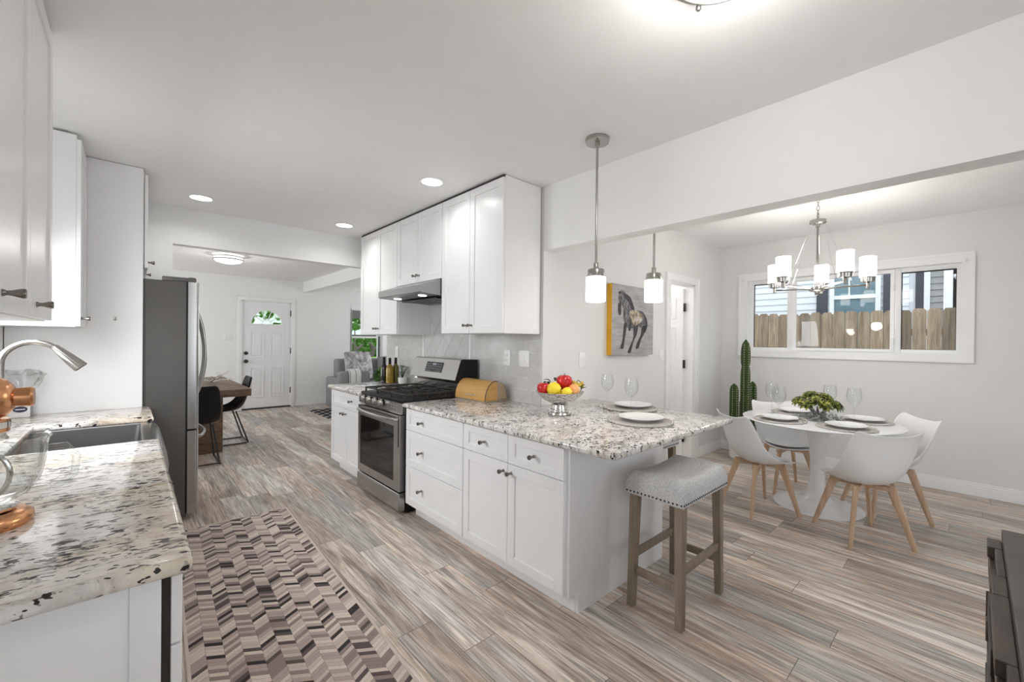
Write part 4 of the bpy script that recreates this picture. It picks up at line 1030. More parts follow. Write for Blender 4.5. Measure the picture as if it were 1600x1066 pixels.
# bottles by the tiles
def bottle(loc, label, mat, cap, h=.30, r=.037, nk=.0135):
    t = thing('bottle', label, 'bottle', loc, 'bottles beside the range', world=False)
    MB().lathe([(.001, .004), (r * .8, 0), (r, .006), (r, h * .58), (r * .92, h * .64), (nk * 1.2, h * .75), (nk, h * .80), (nk, h * .95)], (0, 0, 0), 28).build('glass_body', mat, t, ang=50)
    MB().lathe([(nk * 1.12, h * .72), (nk * 1.25, h * .78), (nk * 1.15, h), (.001, h)], (0, 0, 0), 22).build('foil_cap', cap, t)
    return t
bottle((2.175, 4.775, CT), 'dark wine bottle, the one nearest the far window', 'dark_glass', 'black')
bottle((2.195, 4.665, CT), 'golden oil bottle beside the dark bottle', 'amber', 'black', .295, .042)
bottle((2.285, 4.70, CT), 'olive green bottle mostly hidden behind the golden bottle', 'olive_glass', 'black', .295, .040)
t = thing('potted_plant', 'small leafy plant in a white pot between bottles and range', 'plant', (2.27, 4.50, CT), world=False)
MB().lathe([(.001, 0), (.038, 0), (.046, .03), (.048, .075), (.044, .075), (.042, .06), (.001, .06)], (0, 0, 0), 24).build('pot', 'pot', t)
random.seed(5); lv = MB(); st = MB()
for k in range(16):
    a = random.random() * 6.28; h = random.uniform(.03, .13); q = random.uniform(.005, .045)
    p = (q * math.cos(a), q * math.sin(a), .075 + h); st.tube([(0, 0, .055), (p[0] * .5, p[1] * .5, .06 + h * .6), p], .0018, 5)
    for s_ in (0, 2.1, 4.2): leafmesh(lv, p, (math.cos(a + s_), math.sin(a + s_), .3), (0, 0, 1), .03, .011)
lv.build('leaves', plain('frosted_leaf', (.20, .24, .20), .6, var=.5, vs=50), t, solid=.001); st.build('stems', 'leaf_dark', t)

# ================================================================== BAR STOOLS
def make_stool(loc, label):
    t = thing('bar_stool', label, 'stool', loc, 'grey upholstered bar stools', world=False)
    hx, hy = .265, .165; zb, zs = .612, .728
    nx, ny = 40, 26
    def ht(u, v):
        e = max(abs(u), abs(v)); edge = (1 - max(0, (abs(u) - .8) / .2) ** 2.6 * .36) * (1 - max(0, (abs(v) - .72) / .28) ** 2.6 * .42)
        sad = .028 * abs(u) ** 2.0 - .012
        return zb + (zs - zb + sad) * edge
    top = []
    mb = MB(); vt = [[mb.bm.verts.new((hx * (2 * i / nx - 1), hy * (2 * j / ny - 1), ht(2 * i / nx - 1, 2 * j / ny - 1))) for j in range(ny + 1)] for i in range(nx + 1)]
    for i in range(nx):
        for j in range(ny): mb.bm.faces.new((vt[i][j], vt[i + 1][j], vt[i + 1][j + 1], vt[i][j + 1]))
    per = [vt[i][0] for i in range(nx + 1)] + [vt[nx][j] for j in range(1, ny + 1)] + [vt[i][ny] for i in range(nx - 1, -1, -1)] + [vt[0][j] for j in range(ny - 1, 0, -1)]
    lo = [mb.bm.verts.new((v.co.x * .99, v.co.y * .988, zb)) for v in per]
    for i in range(len(per)):
        j = (i + 1) % len(per); mb.bm.faces.new((per[i], lo[i], lo[j], per[j]))
    mb.bm.faces.new(lo)
    seat = mb.build('seat', 'fabric', t, ang=75)
    nl = MB()
    for i in range(25):
        for s_ in (-1, 1): nl.ball((hx * .96 * (2 * i / 24 - 1), s_ * hy * .992, zb + .015), .0050, u=8, v=6)
    for j in range(15):
        for s_ in (-1, 1): nl.ball((s_ * hx * .995, hy * .93 * (2 * j / 14 - 1), zb + .015), .0050, u=8, v=6)
    nl.build('nailhead_trim', 'hub_dark', seat)
    MB().box(-.225, .225, -.132, .132, zb - .012, zb + .002).build('seat_frame', 'stool_wood', t)
    for sx in (-1, 1):
        for sy in (-1, 1):
            MB().bar((sx * .232, sy * .138, 0), (sx * .218, sy * .128, zb), .036, .036, .046, .046).build('leg', 'stool_wood', t)
    for sy in (-1, 1): MB().box(-.21, .21, sy * .133 - .011, sy * .133 + .011, .255, .295, .003).build('stretcher', 'stool_wood', t)
    for sx in (-1, 1): MB().box(sx * .226 - .011, sx * .226 + .011, -.12, .12, .175, .215, .003).build('stretcher', 'stool_wood', t)
    return t
s1 = make_stool((2.213, 1.122, 0), 'grey saddle-seat bar stool standing clear in front of the peninsula end')
dup(s1, (2.905, 1.765, 0), R(0), 'grey bar stool mostly hidden under the counter overhang behind the front stool')

# ================================================================== ROUND TABLE AND CHAIRS
TX, TY, TZ = 4.415, .94, .755
t = thing('round_table', 'white round pedestal table with a trumpet base', 'table', (TX, TY, 0))
MB().lathe([(.001, TZ - .028), (.46, TZ - .026), (.575, TZ - .012), (.590, TZ - .006), (.592, TZ - .002), (.586, TZ), (.001, TZ)], (TX, TY, 0), 72).build('tabletop', 'white_gloss', t, ang=25)
MB().lathe([(.001, 0), (.335, 0), (.338, .006), (.325, .014), (.25, .024), (.17, .04), (.11, .072), (.078, .125), (.062, .20), (.056, .30), (.056, .42), (.064, .54), (.085, .64), (.12, TZ - .035), (.16, TZ - .027), (.001, TZ - .027)], (TX, TY, 0), 56).build('pedestal', 'white_gloss', t, ang=60)
Cc = [(.215, .430), (.12, .420), (-.03, .408), (-.145, .425), (-.21, .505), (-.238, .61), (-.260, .715), (-.288, .790), (-.302, .806)]
Ee = [(.160, .222, .438), (.205, .15, .442), (.232, .05, .462), (.238, -.045, .50), (.238, -.125, .585), (.236, -.180, .685), (.232, -.218, .770), (.224, -.252, .822), (.205, -.276, .838)]
def make_chair(loc, rz, label):
    t = thing('dining_chair', label, 'chair', loc, 'white shell chairs around the round table', world=False, rz=rz)
    rows = []
    N_ = 12
    for (cy_, cz_), (ex, ey, ez) in zip(Cc, Ee):
        row = []
        for k in range(N_ + 1):
            u = 2 * k / N_ - 1; q = abs(u) ** 3.0
            row.append((ex * u, cy_ + (ey - cy_) * q, cz_ + (ez - cz_) * q))
        rows.append(row)
    MB().rings(rows, cap=False, closed=False).build('shell', 'white_plastic', t, ang=80, solid=.011, sub=2)
    cush = []
    for cy_, cz_, hw in ((.17, .434, .13), (.10, .434, .165), (0, .431, .178), (-.08, .434, .172), (-.135, .448, .14)):
        cush.append([(hw * (2 * k / 8 - 1), cy_, cz_ + .012 * (1 - abs(2 * k / 8 - 1) ** 3) + .022 * abs(2 * k / 8 - 1) ** 2.4) for k in range(9)])
    MB().rings(cush, cap=False, closed=False).build('seat_pad', 'white_plastic', t, ang=80, sub=1)
    fr = MB()
    for sg in (1, -1): fr.bar((-.135, -.135 * sg, .395), (.135, .135 * sg, .395), .042, .03, up=(0, 0, 1))
    fr.lathe([(.001, .40), (.06, .40), (.07, .412), (.06, .422), (.001, .422)], (0, 0, 0), 20)
    fr.build('seat_frame', 'beech', t)
    for sx in (-1, 1):
        for sy in (-1, 1):
            tp, bt_ = Vector((sx * .115, sy * .115, .415)), Vector((sx * .213, sy * .213, 0.0))
            g = MB(); d_ = (bt_ - tp)
            out = Vector((sx, sy, 0)).normalized(); sd = Vector((-sy, sx, 0)).normalized(); rows = []
            for f, a, b_ in ((0, .058, .030), (.12, .054, .030), (.55, .042, .027), (1, .030, .022)):
                c = tp + d_ * f
                rows.append([c + out * (a / 2 * x_) + sd * (b_ / 2 * y_) for x_, y_ in ((-1, -.6), (-.6, -1), (.6, -1), (1, -.6), (1, .6), (.6, 1), (-.6, 1), (-1, .6))])
            g.rings(rows).build('leg', 'beech', t, ang=40)
    return t
def ang_of(d): return math.atan2(d[1], d[0]) - math.pi / 2
ch = make_chair((3.946, 1.262, 0), ang_of((.8, -.6)), 'white shell dining chair in profile beside the counter end, beech legs')
for (x_, y_, d_, lb) in ((3.945, .563, (.74, .67), 'white shell dining chair turning its back at the near side of the round table'),
                         (4.622, .510, (-.61, .79), 'white shell dining chair facing the viewer, partly behind the one turning its back'),
                         (4.70, 1.262, (-.74, -.67), 'white shell dining chair tucked behind the table beside the cactus')):
    dup(ch, (x_, y_, 0), ang_of(d_), lb)
SET = [((-.8, .6), 'before the chair beside the counter end'), ((-.74, -.67), 'before the chair that turns its back'), ((.61, -.79), 'before the half hidden chair by the window wall'), ((.74, .67), 'before the chair beside the cactus')]
for k, (d_, lb) in enumerate(SET):
    d_ = Vector((d_[0], d_[1], 0)).normalized(); c = Vector((TX, TY, TZ + .001)) + d_ * .365
    dup(m1, c, k * .7, 'round woven placemat on the round table ' + lb, DG)
    p = p1.copy(); COL.objects.link(p); p.location = c + Vector((0, 0, .0085)); p['label'] = 'white plate on the round table ' + lb; p['group'] = DG
for (x_, y_, lb) in ((4.185, 1.185, 'nearer of the two wine glasses at the cactus side of the round table'), (4.62, .72, 'wine glass standing clear of the greenery on the side away from the cactus'),
                     (4.50, 1.335, 'farther of the two wine glasses at the cactus side of the round table'), (4.80, .93, 'wine glass rising just behind the greenery on the round table')):
    gg = dup(g1, (x_, y_, TZ), 0, lb, DG); gg.scale = (1.28, 1.28, 1.26)
g1.scale = g2.scale = (1.12, 1.12, 1.10)
# centrepiece: succulent heads on driftwood
t = thing('centrepiece', 'green succulent rosettes on grey driftwood at the middle of the round table', 'centrepiece', (TX, TY, TZ), world=False)
random.seed(11)
dw = MB()
for a, ln in ((.3, .14), (1.6, .12), (2.9, .15), (4.4, .13), (5.4, .10)):
    dw.tube([(.12 * math.cos(a + 2.6) * .6, .12 * math.sin(a + 2.6) * .6, .012), (.03 * math.cos(a), .03 * math.sin(a), .05), (ln * .6 * math.cos(a), ln * .6 * math.sin(a), .105)], [.011, .013, .007], 8)
dw.build('driftwood', 'driftwood', t)
for (lx, ly, lz, sc_) in ((-.115, -.03, .135, 1.05), (-.045, .03, .195, 1.1), (.085, -.055, .125, 1.1), (.115, .05, .145, 1.0), (.035, -.02, .185, 1.1), (-.07, .09, .15, 1.0), (-.01, -.09, .13, 1.0), (-.145, .04, .15, .9),
                          (.0, .09, .20, 1.0), (.15, -.02, .12, .9), (-.06, -.07, .165, 1.0), (.075, .02, .175, 1.0)):
    p = rmat * lx + dmat * ly + Vector((0, 0, lz)); ax = (p - Vector((0, 0, .03))).normalized()
    if True: ax = (ax + Vector((-.35 * dmat.x, -.35 * dmat.y, .25))).normalized()
    rs = MB(); q = ax.to_track_quat('Z', 'Y').to_matrix()
    for ring, (n_, el, ln, wd_) in enumerate(((9, 8, .062, .016), (9, 28, .058, .016), (7, 48, .05, .014), (5, 66, .042, .012), (3, 80, .034, .009))):
        for k in range(n_):
            a = 2 * math.pi * (k + ring * .5) / n_ + random.uniform(-.1, .1); e_ = R(el)
            dv = q @ Vector((math.cos(a) * math.cos(e_), math.sin(a) * math.cos(e_), math.sin(e_)))
            leafmesh(rs, p + dv * .006, dv, ax, ln * sc_, wd_ * sc_, .35)
    rs.build('rosette', 'succulent', t, ang=70, solid=.003)
gl = MB(); random.seed(21)
for k in range(120):
    a = random.uniform(0, 6.28); q = random.uniform(.05, .19); lat, dep = q * math.cos(a) * 1.15, q * math.sin(a) * .8
    p = rmat * lat + dmat * dep + Vector((0, 0, random.uniform(.004, .045)))
    leafmesh(gl, p, (math.cos(a * 3), math.sin(a * 3), random.uniform(-.1, .5)), (0, 0, 1), .034, .010)
o = tagged(gl.build('leaf_garland', 'silver_leaf', ang=70, solid=.0012), (TX, TY, TZ), 'silvery leaf garland lying around the foot of the greenery', 'garland', None); o['kind'] = 'stuff'

# ================================================================== CACTUS
cx_, cy_ = 5.42, 1.90
t = thing('cactus', 'tall three-armed potted cactus in the corner of the dining area', 'cactus', (cx_, cy_, 0), world=False)
MB().lathe([(.001, 0), (.13, 0), (.165, .05), (.175, .28), (.168, .285), (.16, .27), (.001, .27)], (0, 0, 0), 32).build('pot', 'pot', t)
MB().lathe([(.001, .265), (.155, .262)], (0, 0, 0), 24).build('soil', 'soil', t)
def column(px, py, z0, z1, r, pinch=None, ribs=6, lean=(0, 0)):
    rows = []; n_ = ribs * 4; K = 22; sp = []
    for i in range(K + 1):
        f = i / K; rad = r * (min(1, math.sqrt(max(0, 1 - ((f - .84) / .16) ** 2)) if f > .84 else 1) if f < 1 else .05)
        if f < .08: rad *= .75 + .25 * f / .08
        if pinch: rad *= 1 - .22 * math.exp(-((f - pinch) / .035) ** 2)
        row = []
        for k in range(n_):
            a = 2 * math.pi * k / n_; rr_ = rad * (.80 + .22 * math.cos(ribs * a))
            row.append((px + lean[0] * f + rr_ * math.cos(a), py + lean[1] * f + rr_ * math.sin(a), z0 + (z1 - z0) * f))
        rows.append(row)
    return rows, r
spn = MB()
for i, (lat, dep, z0, z1, r, pn_) in enumerate(((.0, 0, .26, 1.475, .054, .72), (-.125, .02, .26, .935, .050, None), (.105, .03, .26, .965, .046, None), (.03, .1, .26, .75, .045, None))):
    p = rmat * lat + dmat * dep
    rows, _ = column(p.x, p.y, z0, z1, r, pn_)
    MB().rings(rows).build('stem', 'cactus', t, ang=60)
    for kk in range(6):
        a = 2 * math.pi * kk / 6
        for j in range(int((z1 - z0) / .028)):
            z = z0 + .02 + j * .028
            if z > z1 - .05: continue
            b_ = Vector((p.x + r * .97 * math.cos(a), p.y + r * .97 * math.sin(a), z)); spn.ball(b_, .0055, u=5, v=4)
o = spn.build('spines', 'spine', t); o['kind'] = 'stuff'

# ================================================================== LAMPS
def can(x_, y_, label):
    t = thing('recessed_light', label, 'ceiling light', (x_, y_, ZC), 'recessed ceiling lights', world=False)
    MB().lathe([(.078, -.001), (.098, -.001), (.10, -.004), (.096, -.008), (.078, -.005)], (0, 0, 0), 36).build('trim_ring', 'trim', t)
    MB().lathe([(.001, -.004), (.078, -.004)], (0, 0, 0), 32).build('lens', 'lit_can', t)
    d = bpy.data.lights.new('downlight', 'AREA'); d.shape = 'DISK'; d.size = .15; d.energy = 1.5; d.color = (1, .985, .96); d.spread = R(150)
    o = bpy.data.objects.new('downlight', d); o.location = (x_, y_, ZC - .012); COL.objects.link(o)
can(.441, 4.665, 'round recessed ceiling light above the refrigerator')
can(1.691, 2.894, 'round recessed ceiling light nearest the viewer, in front of the tall wall cabinets')
can(1.665, 4.663, 'round recessed ceiling light at the far end of the cabinet run')
def plight(loc, e, r=.03, col=(1, .965, .92)):
    d = bpy.data.lights.new('point_light', 'POINT'); d.energy = e; d.shadow_soft_size = r; d.color = col
    o = bpy.data.objects.new('point_light', d); o.location = loc; COL.objects.link(o)
plight(pantry_fill_at, 9, .06)   # unseen light added to brighten the pantry behind the doorway
# flush dome light over the viewer
DXc, DYc = 1.325, .535
t = thing('dome_light', 'round nickel-rimmed ceiling light cut by the top edge of the view', 'ceiling light', (DXc, DYc, ZC), world=False)
MB().lathe([(.19, 0), (.196, -.01), (.192, -.038), (.178, -.042), (.176, -.036), (.176, 0)], (0, 0, 0), 56).build('rim', 'chrome', t)
MB().lathe([(.176, -.034), (.165, -.056), (.125, -.078), (.06, -.09), (.001, -.092)], (0, 0, 0), 48).build('glass_dome', 'low_dome', t, ang=60)
for a in (50, 170, 290):
    MB().lathe([(.005, -.036), (.005, -.044), (.009, -.047), (.010, -.056), (.006, -.061), (.001, -.062)], (.186 * math.cos(R(a)), .186 * math.sin(R(a)), 0), 16).build('thumb_screw', 'chrome', t)
plight((DXc, DYc, ZC - .17), 7.5, .08)
# living room flush light
t = thing('drum_light', 'flush drum ceiling light with two nickel bands in the far room', 'ceiling light', (1.03, 7.48, 2.632), world=False)
MB().lathe([(.17, 0), (.175, -.005), (.175, -.07), (.15, -.10), (.08, -.118), (.001, -.122)], (0, 0, 0), 48).build('glass_dome', 'lit_dome', t, ang=60)
for z in (-.022, -.062): MB().lathe([(.176, z), (.186, z), (.186, z - .016), (.176, z - .016), (.176, z)], (0, 0, 0), 48).build('band', 'chrome', t)
plight((1.03, 7.48, 2.632 - .17), 6, .08)
# pendants
def pendant(x_, y_, zc, zb, label, r=.060, hs=.165):
    t = thing('pendant_lamp', label, 'pendant lamp', (x_, y_, zc), 'pendant lamps over the peninsula', world=False)
    D = zb - zc
    MB().lathe([(.001, 0), (.072, 0), (.074, -.006), (.070, -.026), (.001, -.028)], (0, 0, 0), 36).build('canopy', 'chrome', t)
    MB().lathe([(.014, -.024), (.014, -.045), (.006, -.05), (.006, -.06)], (0, 0, 0), 16).build('swivel', 'chrome', t)
    MB().tube([(0, 0, -.055), (0, 0, D + hs + .06)], .0075, 12).build('rod', 'chrome', t)
    MB().lathe([(.0145, D + hs + .07), (.0155, D + hs + .068), (.0155, D + hs + .033), (r * .80, D + hs + .030), (r * .84, D + hs + .024), (r * .84, D + hs - .008), (r * .94, D + hs - .008), (r * .94, D + hs - .016), (.001, D + hs - .016)], (0, 0, 0), 36).build('socket_cap', 'chrome', t)
    MB().lathe([(r * .9, D + hs - .014), (r, D + hs - .02), (r, D + .004), (r - .004, D), (r - .007, D + .004), (r - .007, D + hs - .03)], (0, 0, 0), 40).build('shade', 'lit_shade', t)
    plight((x_, y_, zb - .02), 2.2, .05)
pendant(2.045, 1.575, ZC, 1.664, 'pendant lamp with a white glass shade, full rod and canopy in view')
pendant(2.594, 1.506, ZD, 1.697, 'pendant lamp beyond the beam, its canopy hidden')
# chandelier
HX, HY = 4.27, .93
t = thing('chandelier', 'brushed nickel chandelier with five upright white glass shades', 'chandelier', (HX, HY, ZD), world=False)
def zr(z): return z - ZD
HZc = 1.90
MB().lathe([(.001, 0), (.065, 0), (.065, -.02), (.02, -.03), (.001, -.03)], (0, 0, 0), 32).build('canopy', 'chrome', t)
cn = MB(); z = -.03; k = 0
while z > zr(2.535):
    pts = [(.011 * math.cos(a) * (1 if k % 2 else 0), .011 * math.cos(a) * (0 if k % 2 else 1), z - .021 + .021 * math.sin(a)) for a in [2 * math.pi * i / 14 for i in range(15)]]
    cn.tube(pts, .0028, 6, cap=False); z -= .035; k += 1
cn.build('chain', 'chrome', t)
MB().tube([(.024 * math.cos(a), 0, zr(2.522) + .024 * math.sin(a)) for a in [2 * math.pi * i / 20 for i in range(21)]], .004, 8, cap=False).build('loop', 'chrome', t)
MB().lathe([(.001, zr(2.50)), (.012, zr(2.50)), (.016, zr(2.485)), (.060, zr(2.482)), (.062, zr(2.455)), (.056, zr(2.452)), (.018, zr(2.448)), (.014, zr(2.42)), (.001, zr(2.42))], (0, 0, 0), 32).build('top_disc', 'chrome', t)
MB().tube([(0, 0, zr(2.43)), (0, 0, zr(HZc))], .0085, 12).build('stem', 'chrome', t)
MB().lathe([(.001, zr(HZc + .03)), (.02, zr(HZc + .03)), (.022, zr(HZc + .012)), (.055, zr(HZc + .01)), (.057, zr(HZc - .022)), (.05, zr(HZc - .026)), (.018, zr(HZc - .03)), (.016, zr(HZc - .052)), (.010, zr(HZc - .06)), (.001, zr(HZc - .06))], (0, 0, 0), 32).build('hub', 'chrome', t)
for k in range(5):
    a = R(50 + 72 * k); d_ = rmat * math.cos(a) + dmat * math.sin(a); e_ = d_ * .352
    ar = MB().tube([d_ * .03 + Vector((0, 0, zr(HZc - .006))), d_ * .18 + Vector((0, 0, zr(HZc + .006))), e_ + Vector((0, 0, zr(HZc + .014)))], .0075, 10)
    ar.lathe([(.001, zr(HZc - .012)), (.014, zr(HZc - .012)), (.014, zr(HZc + .032)), (.022, zr(HZc + .036)), (.046, zr(HZc + .040)), (.048, zr(HZc + .072)), (.054, zr(HZc + .074)), (.054, zr(HZc + .082)), (.001, zr(HZc + .082))], tuple(e_), 32)
    ar = ar.build('arm', 'chrome', t)
    MB().lathe([(.046, zr(HZc + .080)), (.056, zr(HZc + .082)), (.056, zr(HZc + .243)), (.054, zr(HZc + .246)), (.051, zr(HZc + .243)), (.051, zr(HZc + .09))], tuple(e_), 36).build('shade', 'lit_bright', ar)
    MB().tube([d_ * .05 + Vector((0, 0, zr(2.46))), d_ * .26 + Vector((0, 0, zr(HZc + .01)))], .0016, 6).build('stay_wire', 'silver', t)
plight((HX, HY, HZc - .22), 7, .06)

# ================================================================== HORSE CANVAS
KX0, KX1, KZ0, KZ1 = 3.225, 3.953, 1.298, 1.968
t = thing('canvas', 'grey painted canvas of a standing horse with an orange edge', 'painting', ((KX0 + KX1) / 2, YP - .03, 1.63))
MB().box(KX0, KX1, YP - .058, YP - .002, KZ0, KZ1, .004).build('stretched_canvas', 'canvas', t)
MB().box(KX0 - .002, KX0 + .001, YP - .056, YP - .002, KZ0 + .002, KZ1 - .002).build('painted_edge', 'orange', t)
W_, H_ = KX1 - KX0, KZ1 - KZ0
def cp_(u, v): return (KX0 + u * W_, KZ1 - v * H_)
def blob(pts, y):
    n_ = len(pts); out = []
    for i in range(n_):
        p0, p1, p2, p3 = [Vector(pts[(i + j - 1) % n_]) for j in range(4)]
        for q in (0, .25, .5, .75):
            out.append(.5 * ((2 * p1) + (p2 - p0) * q + (2 * p0 - 5 * p1 + 4 * p2 - p3) * q * q + (3 * p1 - p0 - 3 * p2 + p3) * q ** 3))
    return MB().prism([cp_(*q) for q in out], 'y', y, YP - .0575)
blob([(.17, .10), (.22, .085), (.30, .12), (.40, .17), (.47, .26), (.52, .34), (.62, .345), (.72, .36), (.80, .44), (.81, .54), (.76, .60), (.70, .60), (.60, .58), (.52, .60), (.42, .62), (.34, .60), (.28, .54), (.25, .46), (.25, .36), (.22, .30), (.17, .28), (.13, .20)], YP - .0588).build('horse_body', 'horse', t)
dk = (
    [(.13, .28), (.19, .27), (.20, .36), (.19, .43), (.14, .42)],
    [(.27, .55), (.33, .55), (.31, .68), (.28, .80), (.26, .90), (.19, .90), (.23, .80), (.25, .68)],
    [(.50, .57), (.60, .57), (.57, .70), (.50, .80), (.45, .92), (.42, .97), (.36, .96), (.42, .86), (.49, .74)],
    [(.70, .58), (.78, .57), (.76, .68), (.68, .78), (.62, .90), (.55, .90), (.60, .80), (.67, .70)],
    [(.75, .40), (.82, .46), (.84, .56), (.79, .66), (.75, .64), (.79, .54)],
    [(.26, .12), (.40, .16), (.48, .27), (.52, .36), (.46, .37), (.38, .25), (.28, .18)],
    [(.42, .36), (.47, .40), (.45, .52), (.42, .64), (.37, .64), (.40, .52)],
    [(.13, .115), (.18, .10), (.20, .125), (.15, .14)])
for q in dk: blob(q, YP - .0592).build('brush_stroke', 'horse_dark', t)
blob([(.40, .37), (.50, .34), (.62, .36), (.70, .42), (.69, .50), (.60, .54), (.52, .58), (.45, .52), (.41, .45)], YP - .0596).build('saddle', 'saddle', t)

# ================================================================== RUG
rg = MB().box(-.355, .355, -1.25, 1.25, .0, .010, .004)
rg = rg.build('runner_rug', 'rug'); rg.location = (.553, 2.69, 0.0); rg.rotation_euler = (0, 0, R(-2.0))
tag(rg, 'long chevron-patterned runner rug in beige, taupe and brown strips', 'rug')
e = MB().plate_hole([(-.36, -1.256), (.36, -1.256), (.36, 1.256), (-.36, 1.256)], [(-.347, -1.243), (.347, -1.243), (.347, 1.243), (-.347, 1.243)], 'z', .0, .0115)
e.build('binding', 'rug_edge', rg, off=(0, 0, 0))
br = MB().box(-.55, .55, -.75, .75, 0, .008).build('door_mat', 'bw_rug'); br.location = (3.12, 8.3, 0); tag(br, 'black and white diamond-patterned mat on the floor near the front door', 'mat')

# ================================================================== DARK SIDEBOARD (reclaimed blocks)
t = thing('sideboard', 'dark sideboard faced with uneven reclaimed wood blocks', 'sideboard', (1.55, -.32, 0))
SX0, SX1, SYf, SZ = .70, 2.245, -.060, .77
MB().box(SX0, SX1 - .03, SYf - .42, SYf - .012, .0, SZ - .03).build('carcass', 'dark_wood_c', t)
MB().box(SX0 - .01, SX1 + .012, SYf - .44, SYf - .012, SZ - .028, SZ, .003).build('top_board', 'dark_wood', t)
random.seed(4); z = .02
while z < SZ - .06:
    h = random.choice((.055, .075, .095)); h = min(h, SZ - .034 - z); x_ = SX0
    while x_ < SX1 - .01:
        ln = random.uniform(.14, .42); x1_ = min(SX1 - .002, x_ + ln); pr = random.choice((.023, .023, .019, .006, .014))
        MB().box(x_ + .002, x1_ - .002, SYf - .012, SYf + pr, z + .001, z + h - .002, .002, 1).build('face_block', random.choice(('dark_wood_b', 'dark_wood_b', 'dark_wood', 'dark_wood_c')), t)
        x_ = x1_
    z += h

# ================================================================== FAR ROOM: DINING TABLE, CHAIRS, SOFA
t = thing('dining_table', 'rustic dark plank dining table beyond the refrigerator', 'table', (.6, 7.35, 0))
MB().box(.10, 1.105, 6.22, 8.45, .70, .79, .004).build('tabletop', 'table_wood', t)
for y in (6.42, 8.12): MB().box(.28, .84, y, y + .11, 0, .70, .004).build('leg', 'table_wood', t)
MB().box(.50, .62, 6.5, 8.2, .25, .33).build('stretcher', 'table_wood', t)
def make_bucket(loc, rz, label):
    t = thing('leather_chair', label, 'chair', loc, 'black bucket chairs at the plank table', world=False, rz=rz)
    C2 = [(.24, .455), (.10, .45), (-.08, .44), (-.17, .47), (-.215, .56), (-.250, .70), (-.278, .85), (-.285, .89)]
    E2 = [(.22, .24, .455), (.23, .10, .46), (.235, -.05, .49), (.235, -.12, .54), (.23, -.18, .62), (.22, -.22, .72), (.205, -.258, .86), (.17, -.275, .895)]
    rows = []
    for (a, b_), (ex, ey, ez) in zip(C2, E2):
        rows.append([(ex * u, a + (ey - a) * abs(u) ** 2.2, b_ + (ez - b_) * abs(u) ** 2.2) for u in [2 * k / 10 - 1 for k in range(11)]])
    MB().rings(rows, cap=False, closed=False).build('bucket_seat', 'leather', t, ang=80, solid=.03, sub=2)
    for s_ in (-1, 1):
        MB().tube([(s_ * .16, -.10, .44), (s_ * .21, -.235, .012), (s_ * .215, -.22, .010), (s_ * .215, .20, .010), (s_ * .21, .215, .012), (s_ * .16, .12, .44)], .009, 8).build('leg', 'hub_dark', t)
    MB().tube([(-.21, -.232, .02), (.21, -.232, .02)], .008, 8).build('crossbar', 'hub_dark', t)
    return t
bc = make_bucket((.93, 6.95, 0), R(90), 'black leather bucket chair pushed up to the long side of the plank table')
dup(bc, (.52, 6.02, 0), R(0), 'black leather chair with its back to the viewer behind the refrigerator')
random.seed(9)
t = thing('branch_decoration', 'spiky silver branch decoration on the plank table', 'decoration', (.82, 7.3, .79), world=False)
g = MB()
for k in range(9):
    a = random.uniform(0, 6.28); el = random.uniform(.1, .9); ln = random.uniform(.18, .34)
    d_ = Vector((math.cos(a), math.sin(a), el)); p1_ = d_ * ln; g.tube([(0, 0, .012), d_ * ln * .5 + Vector((0, 0, .02)), p1_], [.007, .005, .002], 6)
    for q in (.5, .75): g.tube([p1_ * q, p1_ * q + Vector((random.uniform(-.06, .06), random.uniform(-.06, .06), .05))], [.004, .0015], 5)
g.build('branches', 'silver', t)
# sofa
t = thing('sofa', 'grey sofa under the far window', 'sofa', (4.1, 8.6, 0))
MB().box(3.05, 5.3, 8.15, 9.05, .08, .42, .03).build('seat_base', 'sofa', t)
MB().box(3.05, 5.3, 8.85, 9.12, .40, 1.02, .05, 3).build('backrest', 'sofa', t)
MB().box(2.90, 3.09, 8.15, 9.10, .06, .66, .04, 3).build('arm', 'sofa', t); MB().box(5.26, 5.45, 8.15, 9.10, .06, .66, .04, 3).build('arm', 'sofa', t)
for x_ in (3.1, 4.2): MB().box(x_, x_ + 1.08, 8.18, 8.86, .42, .56, .04, 3).build('seat_cushion', 'sofa', t)
def cushion(loc, rx_, rz, s_, mat, label):
    mb = MB(); n_ = 10; rows = []
    for i in range(n_ + 1):
        for_ = []
        for j in range(n_ + 1):
            u, v = 2 * i / n_ - 1, 2 * j / n_ - 1; for_.append((u * s_ / 2 * (1 - .06 * v * v), .075 * ((1 - u ** 4) * (1 - v ** 4)) ** .5, v * s_ / 2 * (1 - .06 * u * u)))
        rows.append(for_)
    mb.rings(rows, cap=False, closed=False)
    mb.rings([[(p[0], -p[1], p[2]) for p in r] for r in rows], cap=False, closed=False)
    o = mb.build('cushion', mat, ang=70); o.location = loc; o.rotation_euler = (rx_, 0, rz); tag(o, label, 'cushion', 'cushions on the far sofa'); return o
cushion((3.42, 8.69, .885), R(-14), R(8), .60, 'cushion', 'large marbled grey cushion on the near end of the sofa')
cushion((4.08, 8.70, .825), R(-14), R(-6), .50, 'sofa', 'plain grey cushion beside the marbled cushion')
